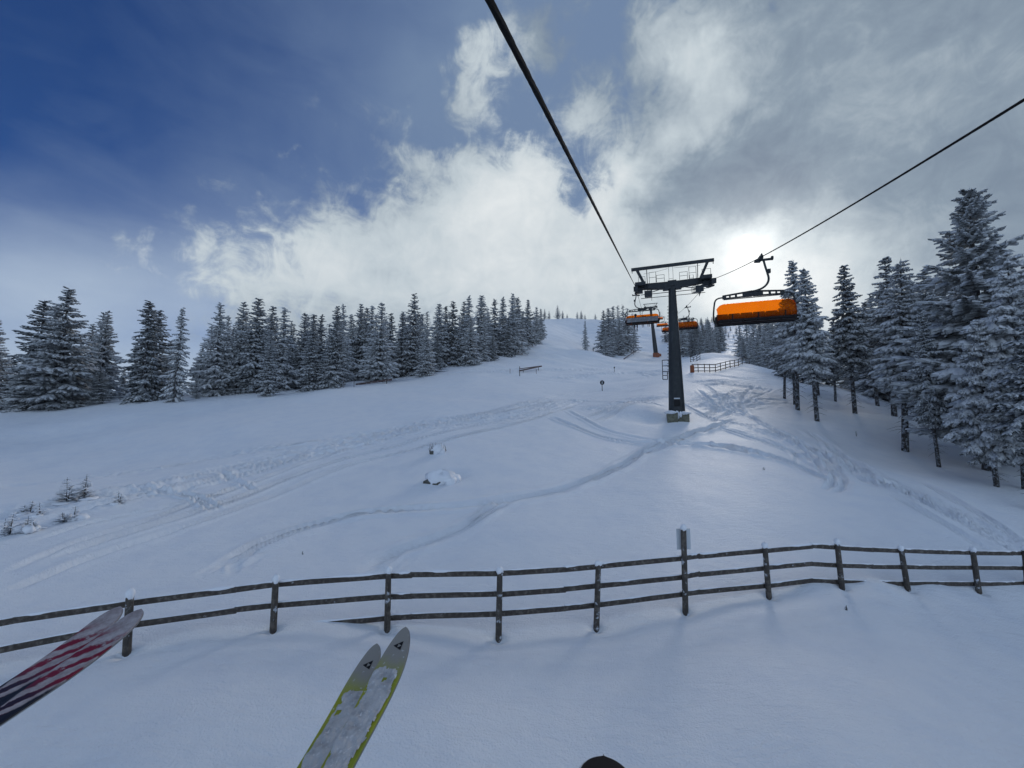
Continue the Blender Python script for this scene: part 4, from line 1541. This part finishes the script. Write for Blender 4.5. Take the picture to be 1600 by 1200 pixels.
rs = np.random.RandomState(8)
for k, (tp, ft, Y, rows) in enumerate(POSTS):
    m = MB()
    a, b = at(tp[0], tp[1], Y), at(ft[0], ft[1], Y)
    d = unit(b - a)
    m.tube([a - FO, a - FO + (b - a) * .5, b - FO + d * .45], [.064, .069, .073], 9)
    po = m.build('post', M['wood_post'], fence)
    c = MB()
    c.lump(a - FO + (0, 0, .025), (.085, .085, rs.uniform(.07, .12)), k, 12, 6, .2)
    c.build('snow_cap', M['snow_lump'], po, smooth=True)
nodes = sorted([(p[1][0] if False else p[0][0] * .5 + p[1][0] * .5, p[3], False) for p in POSTS] + [(j[0], j[1], True) for j in JOINTS])
for row in range(3):
    run = []
    for px, rows, joint in nodes + [(None, (None, None, None), True)]:
        y = rows[row] if px is not None else None
        if y is not None:
            run.append(at(px, y, yd(px) + .125) - FO)
        if (joint or y is None) and len(run) >= 2:
            m, c = MB(), MB()
            for p, q in zip(run[:-1], run[1:]):
                e0, e1 = p.copy(), q.copy()
                dd = unit(q - p)
                if p is not run[0]:
                    e0 = p
                sk_ = rs.uniform(-.008, .008)
                m.beam(p + (0, 0, sk_), q + (0, 0, sk_) + dd * (.05 if q is run[-1] else .0), .055, .118)
                n = 14
                line = [p + (q - p) * t + (0, 0, .062 + sk_) for t in np.linspace(0, 1, n)]
                amp = np.clip(rs.uniform(-.6, 1, n), 0, 1)
                amp = np.convolve(amp, [.3, .4, .3], 'same') * (1.2 if row == 0 else .8)
                c.tube(line, [.010 + .036 * v for v in amp], 6)
            rl = m.build('rail', M['wood'], fence, bevel=.01)
            c.build('snow_cap', M['snow_lump'], rl, smooth=True)
        if joint and y is not None:
            run = [run[-1]] if run else []
            run = [at(px, y, yd(px) + .125) - FO + np.array([0, rs.uniform(.0, .02), rs.uniform(-.012, .012)])]
        elif y is None:
            run = []
s = MB()
a = at(1068, 842, 10.1 + .085)
fx = unit(np.array([1, .05, 0]))
s.box(a, (.36, .02, .52), [fx, np.cross(UP, fx), UP])
so = s.build('sign_board', M['plate'], bevel=.004)
tag(so, 'pale rectangular sign seen from behind on the tallest fence post', 'sign')

# ------------------------------------------------------------------ fences, rails and poles farther up
def far_fence(pts, hgt, label, name='wooden_fence', n_rails=3):
    P3 = [onground(*p) for p in pts]
    e = empty(name, tuple(P3[0]), label, 'fence')
    o = P3[0]
    for p in P3:
        m = MB()
        m.tube([p - o - (0, 0, .3), p - o + (0, 0, hgt * 1.04)], .065, 7)
        m.build('post', M['wood_post'], e)
    for r in range(n_rails):
        z = hgt * (.98 - .40 * r)
        m = MB()
        for p, q in zip(P3[:-1], P3[1:]):
            m.beam(p - o + (0, .09, z), q - o + (0, .09, z), .06, .12)
        m.build('rail', M['wood'], e)
    return P3


FF = far_fence([(1082, 581), (1091, 580.5), (1101, 580), (1109, 579.5), (1118, 579), (1126, 578), (1134, 576.5), (1141, 575), (1148, 573.5), (1154, 572), (1160, 570.5), (1166, 569.5), (1171, 568.5)], 1.3,
               'curving wooden rail fence behind the tower mast')
far_fence([(1079, 568), (1084, 566), (1089, 565), (1094, 563.5)], 1.5, 'short piece of rail fence uphill from the curving one')
c = MB()
c.box(FF[0] + (-.15, -.25, .55), (.52, .42, 1.15))
tag(c.build('crash_pad', M['orange_pad'], bevel=.06), 'orange padded block at the left end of the curving fence', 'crash pad')


def pole(px, py, h, r, label, name='marker_pole', flag=None, m='red_rail', cat='pole'):
    p = onground(px, py)
    e = empty(name, tuple(p), label, cat)
    k = MB()
    k.tube([(0, 0, -.3), (0, 0, h)], r, 7)
    k.build('pole', M[m], e)
    if flag == 'disc':
        k = MB()
        k.disc((0, -.06, h), (0.1, -1, 0), .34, .05, 24)
        d = k.build('disc', M['black'], e)
        k = MB()
        for z in (.1, -.1):
            k.disc((-.005, -.10, h + z), (0.1, -1, 0), .10, .02, 16, .05)
        k.build('digit', M['plate'], d)
    elif flag:
        k = MB()
        k.box((0, -.04, h - .15), (.3, .03, .36))
        k.build('board', M['black'], e)
    return e


pole(941, 611, 1.25, .05, 'piste marker, a dark round disc on a pole left of the tower', 'piste_marker', 'disc', 'wood', 'piste marker')
pole(960, 583, 1.3, .05, 'thin marker pole with a small dark board, beyond the round marker', flag='board', m='wood')
pole(263, 622, 1.9, .05, 'reddish pole of the rope line below the leaning bare trunk')
pole(537, 608, 1.4, .045, 'thin dark pole left of the dark rail on the snow edge', m='wood')
pole(553, 606, 1.1, .03, 'very thin pole just left of the dark rail on the snow edge', m='wood')
pole(797, 584, 1.0, .05, 'short thin pole left of the raised double rail')
pole(838, 585, 1.0, .05, 'short thin pole below the raised double rail')
pole(812, 587, 2.0, .07, 'dark pole at the low end of the raised double rail', m='wood')


def ropeline(pts, hz, label):
    P3 = [onground(*p) for p in pts]
    o = P3[0]
    e = empty('rope_fence', tuple(o), label, 'rope fence')
    for p in P3:
        m = MB()
        m.tube([p - o - (0, 0, .3), p - o + (0, 0, hz + .1)], .03, 6)
        m.build('post', M['twig'], e)
    for z in (hz, hz * .55):
        m = MB()
        for p, q in zip(P3[:-1], P3[1:]):
            m.tube([p - o + (0, 0, z), (p + q) / 2 - o + (0, 0, z - .08), q - o + (0, 0, z)], .022, 5)
        m.build('rope', M['plate'], e)


ropeline([(20, 640), (90, 635), (160, 631), (230, 626), (300, 621), (345, 618), (400, 614), (460, 608), (520, 602)], .95, 'thin frosted rope fence along the foot of the left trees')


def rail_beam(a, b, h0, h1, label, double=False, m='red_rail'):
    A, B = onground(*a), onground(*b)
    o = A
    e = empty('park_rail', tuple(o), label, 'rail')
    k = MB()
    k.beam(A - o + (0, 0, h0), B - o + (0, 0, h1), .3, .28)
    if double:
        k.beam(A - o + (0, .2, h0 + .45), B - o + (0, .2, h1 + .1), .2, .16)
    k.build('beam', M[m], e)
    k = MB()
    for t in (.15, .85):
        p = A + (B - A) * t - o
        k.tube([p - (0, 0, .5), p + (0, 0, h0 + (h1 - h0) * t)], .06, 6)
    k.build('leg', M['wood'], e)


rail_beam((556, 603), (612, 600), .1, .65, 'low dark rail half buried on the snow edge below the hollow')
rail_beam((812, 583), (846, 579), .4, .9, 'raised double dark rail on the snow left of the round marker', True)
rail_beam((975, 562), (992, 557), .3, .9, 'small red rail on the slope below the upper slope clump')


def rock(px, py, w, h, d, seed, label, grass=False):
    p = onground(px, py)
    e = empty('rock', tuple(p), label, 'rock')
    k = MB()
    k.lump((-.06 * w, .02, .0), (w * .47, d * .46, h * .50), seed, 14, 8, .28)
    k.build('stone', M['rock'], e)
    k = MB()
    k.lump((.05 * w, .02, .10 + h * .12), (w * .52, d * .52, h * .72), seed + 1, 22, 11, .34)
    k.lump((.30 * w, -.15, h * .15), (w * .26, d * .36, h * .55), seed + 2, 14, 8, .3)
    k.build('snow_cover', M['snow_lump'], e, smooth=True)
    if grass:
        g = MB()
        rs = np.random.RandomState(seed)
        for q in range(34):
            a = np.array([rs.uniform(-.6, .6) * w, rs.uniform(-.3, .3), .1])
            g.tube([a, a + (rs.uniform(-.15, .15), rs.uniform(-.1, .1), rs.uniform(.2, .6))], [.014, .004], 4)
        g.build('grass_tuft', M['twig'], e)


rock(689, 748, 1.35, .60, 1.1, 21, 'larger snow covered rock in a scooped hollow on the open slope')
rock(684, 710, .85, .5, .7, 31, 'small snowy rock with dry grass stems, above the larger rock', True)


def twigs(px, py, h, n, label, seed):
    p = onground(px, py)
    m = MB()
    rs = np.random.RandomState(seed)
    for k in range(n):
        a = np.array([rs.uniform(-.03, .03), rs.uniform(-.03, .03), -.05])
        m.tube([a, a + (rs.uniform(-.05, .05), 0, h * .6), a + (rs.uniform(-.1, .1), 0, h)], [.010, .008, .003], 5)
    tag(m.build('dry_twig', M['bark'], loc=tuple(p)), label, 'twig')


twigs(475, 867, .16, 2, 'tiny dark twig poking from the snow behind the fence', 1)
twigs(1322, 952, .16, 3, 'tiny dark twig poking from the snow in front of the fence', 2)
twigs(1194, 735, .2, 4, 'tiny dry grass stems on the slope above the fence', 3)
twigs(1338, 682, .5, 4, 'small dry stems on the snow before the forest', 4)

# ------------------------------------------------------------------ skis hanging in front of the riders
def ski_mat(name, kind):
    m = bpy.data.materials.new(name)
    m.use_nodes = True
    N = NT(m.node_tree)
    p = m.node_tree.nodes['Principled BSDF']
    p.inputs['Roughness'].default_value = .35
    co = N.new('ShaderNodeTexCoord').outputs['Object']
    sp = N.new('ShaderNodeSeparateXYZ')
    N.put(sp.inputs[0], co)
    x, y = sp.outputs[0], sp.outputs[1]
    n1 = N.noise(co, 14, 5, .65)
    yy = N.m('ADD', y, N.m('MULTIPLY', N.m('SUBTRACT', n1, .5), .10))
    if kind == 'green':
        c = N.mix(N.rng(N.noise(co, 9, 4), .35, .7), rgb(.30, .31, .012), rgb(.22, .25, .016))
        c = N.mix(N.rng(yy, -.22, -.10), c, rgb(.27, .25, .22))
        c = N.mix(N.rng(N.noise(co, 60, 5, .7), .60, .70), c, rgb(.55, .56, .57))
    elif kind == 'red':
        s = N.m('ADD', N.m('ADD', N.m('MULTIPLY', yy, 9.0), N.m('MULTIPLY', N.noise(co, 5, 3), 2.2)), N.m('MULTIPLY', x, -18.0))
        sl = N.m('FRACT', s)
        slash = N.m('MULTIPLY', N.rng(sl, .40, .54), N.rng(sl, 1.0, .9))
        c = N.mix(N.rng(N.noise(co, 26, 6, .7), .35, .7), rgb(.25, .21, .21), rgb(.42, .38, .385))
        on = N.m('MULTIPLY', slash, N.rng(yy, -.07, -.16))
        c = N.mix(on, c, rgb(.17, .006, .018))
        c = N.mix(N.m('MULTIPLY', slash, N.rng(yy, -.30, -.38)), c, rgb(.02, .006, .012))
        edge = N.rng(N.m('ADD', N.m('ABSOLUTE', x), N.m('MULTIPLY', N.rng(yy, -.32, -.50), .035)), .040, .048)
        c = N.mix(N.m('MULTIPLY', edge, N.rng(yy, -.28, -.36)), c, rgb(.01, .008, .010))
        c = N.mix(N.rng(yy, -.50, -.58), c, rgb(.012, .010, .012))
        c = N.mix(N.m('MULTIPLY', N.rng(N.noise(co, 22, 8, .75), .56, .66), N.rng(yy, -.52, -.30)), c, rgb(.30, .27, .275))
    else:
        c = rgb(.008, .008, .010)
    if kind == 'black':
        p.inputs['Roughness'].default_value = .75
        p.inputs['Specular IOR Level'].default_value = .1
    N.put(p.inputs['Base Color'], c)
    return m


M['ski_green'] = ski_mat('ski_green', 'green')
M['ski_red'] = ski_mat('ski_red', 'red')
M['ski_black'] = ski_mat('ski_black', 'black')
M['ski_edge'] = mat('ski_edge', (.30, .30, .30), .3, metal=.8)
M['ski_snow'] = mat('ski_snow', (.46, .46, .47), .7, [(18, (.30, .30, .31), .42, .70, 7), (75, (.62, .62, .63), .56, .7, 5)], bump=(90, .8, .004))


def ski_w(y, w, tipl):
    """half width at y (0 = tip, negative towards the tail)"""
    s = w * (.80 + .20 * math.exp(-((y + .18) / .28) ** 2) + .10 * math.exp(-((y + 1.62) / .3) ** 2)) / 2
    q = (y + tipl) / tipl
    if q > 0:
        s *= math.sqrt(max(0, 1 - q ** 2.2))
    if y < -1.68:
        s *= math.sqrt(max(0, 1 - ((-1.68 - y) / .04) ** 2))
    return s


def ski_z(y, curl):
    q = max(0, (y + .34) / .34)
    return curl * q ** 2.2


def ski(tip, back, w, material, label, group, tipl=.16, curl=.06, snow=None, roll=0.0, marks=None, seed=0, edge_m='ski_edge'):
    tip, back = np.array(tip), np.array(back)
    yv = unit(tip - back)
    xv = unit(np.cross(yv, UP))
    zv = np.cross(xv, yv)
    xv, zv = xv * math.cos(roll) + zv * math.sin(roll), zv * math.cos(roll) - xv * math.sin(roll)
    org = tip - zv * curl
    e = empty('ski', (0, 0, 0), label, 'ski', group)
    mw = Matrix((xv.tolist(), yv.tolist(), zv.tolist())).transposed().to_4x4()
    mw.translation = Vector(org.tolist())
    e.matrix_world = mw
    ys = np.concatenate([np.linspace(-1.72, -1.6, 8), np.linspace(-1.55, -.4, 24), np.linspace(-.37, -.03, 20), np.linspace(-.028, -.0005, 12)])
    th = .011
    for nm, m_, zo, t_, inset in (('core', edge_m, -th, th * .45, 0.0), ('top_sheet', material, -th * .55, th * .55, .0065 if material == 'ski_black' else .0014)):
        k = MB()
        n = 7
        sl = np.linspace(-1, 1, n)
        vs = []
        for lay in (0, 1):
            for y in ys:
                hw = max((ski_w(min(y + inset, -.0002), w, tipl) if y > -1.0 else ski_w(y, w, tipl)) - inset, .0006)
                for s in sl:
                    vs.append((s * hw, y, ski_z(y, curl) + zo + (t_ * (1 - .12 * abs(s) ** 6) if lay else 0)))
        N_ = len(ys) * n
        fs = []
        for i in range(len(ys) - 1):
            for j in range(n - 1):
                a = i * n + j
                fs.append((a, a + n, a + n + 1, a + 1))
                fs.append((N_ + a, N_ + a + 1, N_ + a + n + 1, N_ + a + n))
            for j in (0, n - 1):
                a = i * n + j
                q = (a, N_ + a, N_ + a + n, a + n)
                fs.append(q if j == 0 else tuple(reversed(q)))
        for i in (0, len(ys) - 1):
            for j in range(n - 1):
                a = i * n + j
                fs.append((a, a + 1, N_ + a + 1, N_ + a))
        k.add(vs, fs)
        k.build(nm, M[m_], e, smooth=False)
    if marks:
        for pc in marks:
            k = MB()
            for tri in pc:
                h = len(tri)
                vs = [(x, y, ski_z(y, curl) + dz) for dz in (.0003, .0016) for x, y in tri]
                k.add(vs, [tuple(reversed(range(h))), tuple(range(h, 2 * h))] + [(i, (i + 1) % h, h + (i + 1) % h, h + i) for i in range(h)])
            k.build('emblem', M['black'], e)
    if snow:
        y0, y1, dens, side = snow
        k = MB()
        nx, ny = 40, 260
        X = np.linspace(-1, 1, nx)
        Y = np.linspace(y0, y1, ny)
        hw = np.array([max(ski_w(y, w, tipl) - .004, .001) for y in Y])
        gx, gy = X[None] * hw[:, None], np.repeat(Y[:, None], nx, 1)
        f = .55 * vnoise(gx * 26 + seed, gy * 15, 31) + .35 * vnoise(gx * 60, gy * 50 + seed, 32) + .18 * vnoise(gx * 150, gy * 140, 33)
        mask = dens + f - side * X[None] * 1.0 - 1.1 * np.maximum(0, np.abs(X[None]) - .72) * 3 - 3 * np.maximum(0, (gy - (y1 - .06)) / .06)
        hh = np.clip(mask * 2.2, 0, 1) * (.0030 + .0022 * (vnoise(gx * 90, gy * 80, 34) + .6 * vnoise(gx * 220, gy * 220, 35)))
        ids = -np.ones((ny, nx), int)
        vs = []
        fs = []
        ok = mask > 0
        cell = ok[:-1, :-1] & ok[1:, :-1] & ok[:-1, 1:] & ok[1:, 1:]
        use = np.zeros_like(ok)
        use[:-1, :-1] |= cell; use[1:, :-1] |= cell; use[:-1, 1:] |= cell; use[1:, 1:] |= cell
        for i, j in zip(*np.where(use)):
            ids[i, j] = len(vs)
            vs.append((gx[i, j], gy[i, j], ski_z(gy[i, j], curl) + .0006 + max(hh[i, j], .0002)))
        for i, j in zip(*np.where(cell)):
            fs.append((ids[i, j], ids[i, j + 1], ids[i + 1, j + 1], ids[i + 1, j]))
        k.add(vs, fs)
        k.build('snow_crust', M['ski_snow'], e, smooth=True)
    return e


def emblem(cy, s):
    """three small triangles around an open middle, making one larger triangle pointing to the left"""
    r = []
    hx, hy = s, s * .58
    pts = {'a': (-hx, cy), 'b': (hx * .75, cy + hy * 1.5), 'c': (hx * .75, cy - hy * 1.5)}
    md = lambda p, q: ((p[0] + q[0]) / 2, (p[1] + q[1]) / 2)
    A, B, C_ = pts['a'], pts['b'], pts['c']
    ab, bc, ca = md(A, B), md(B, C_), md(C_, A)
    return [(A, ca, ab), (ab, bc, B), (ca, C_, bc)]


def diamond(cx_, cy, a, b):
    return [(cx_ - a, cy), (cx_, cy - b), (cx_ + a, cy), (cx_, cy + b)]


GS = 'pair of yellow green skis'
ski(at(634, 979, 1.62), at(502, 1205, 1.10), .110, 'ski_green', 'front yellow green ski, fully visible, snow crusted with three black triangles on its tip', GS, .20, .05,
    (-1.5, -.115, .62, .30), .10, [emblem(-.075, .019), [diamond(-.012, -.46, .006, .014), diamond(-.018, -.49, .006, .014)], [diamond(-.022, -.555, .006, .012)]], 1)
ski(at(589, 1005, 1.66), at(464, 1205, 1.18), .110, 'ski_green', 'rear yellow green ski, partly covered by the other one, black triangles on its tip', GS, .20, .05,
    (-1.5, -.13, .62, -.05), .10, [emblem(-.085, .019), [diamond(.01, -.26, .006, .016), diamond(.016, -.24, .005, .014)]], 5)
GN = 'pair of red and white skis'
ski(at(221, 951, 1.74), at(0, 1091, 1.32), .102, 'ski_red', 'lower red and white ski with black tail half, nearer the fence post foot', GN, .10, .05, None, -.05, None, 2)
ski(at(188, 947, 1.82), at(0, 1064, 1.40), .102, 'ski_red', 'upper red and white ski lying behind the lower one', GN, .10, .05, None, -.05, None, 3)
ski(at(943, 1178, 1.02), at(955, 1250, .80), .135, 'ski_black', 'black ski tip with a grey edge at the bottom of the picture', 'black ski', .09, .03, None, .0, None, 4, 'plate')
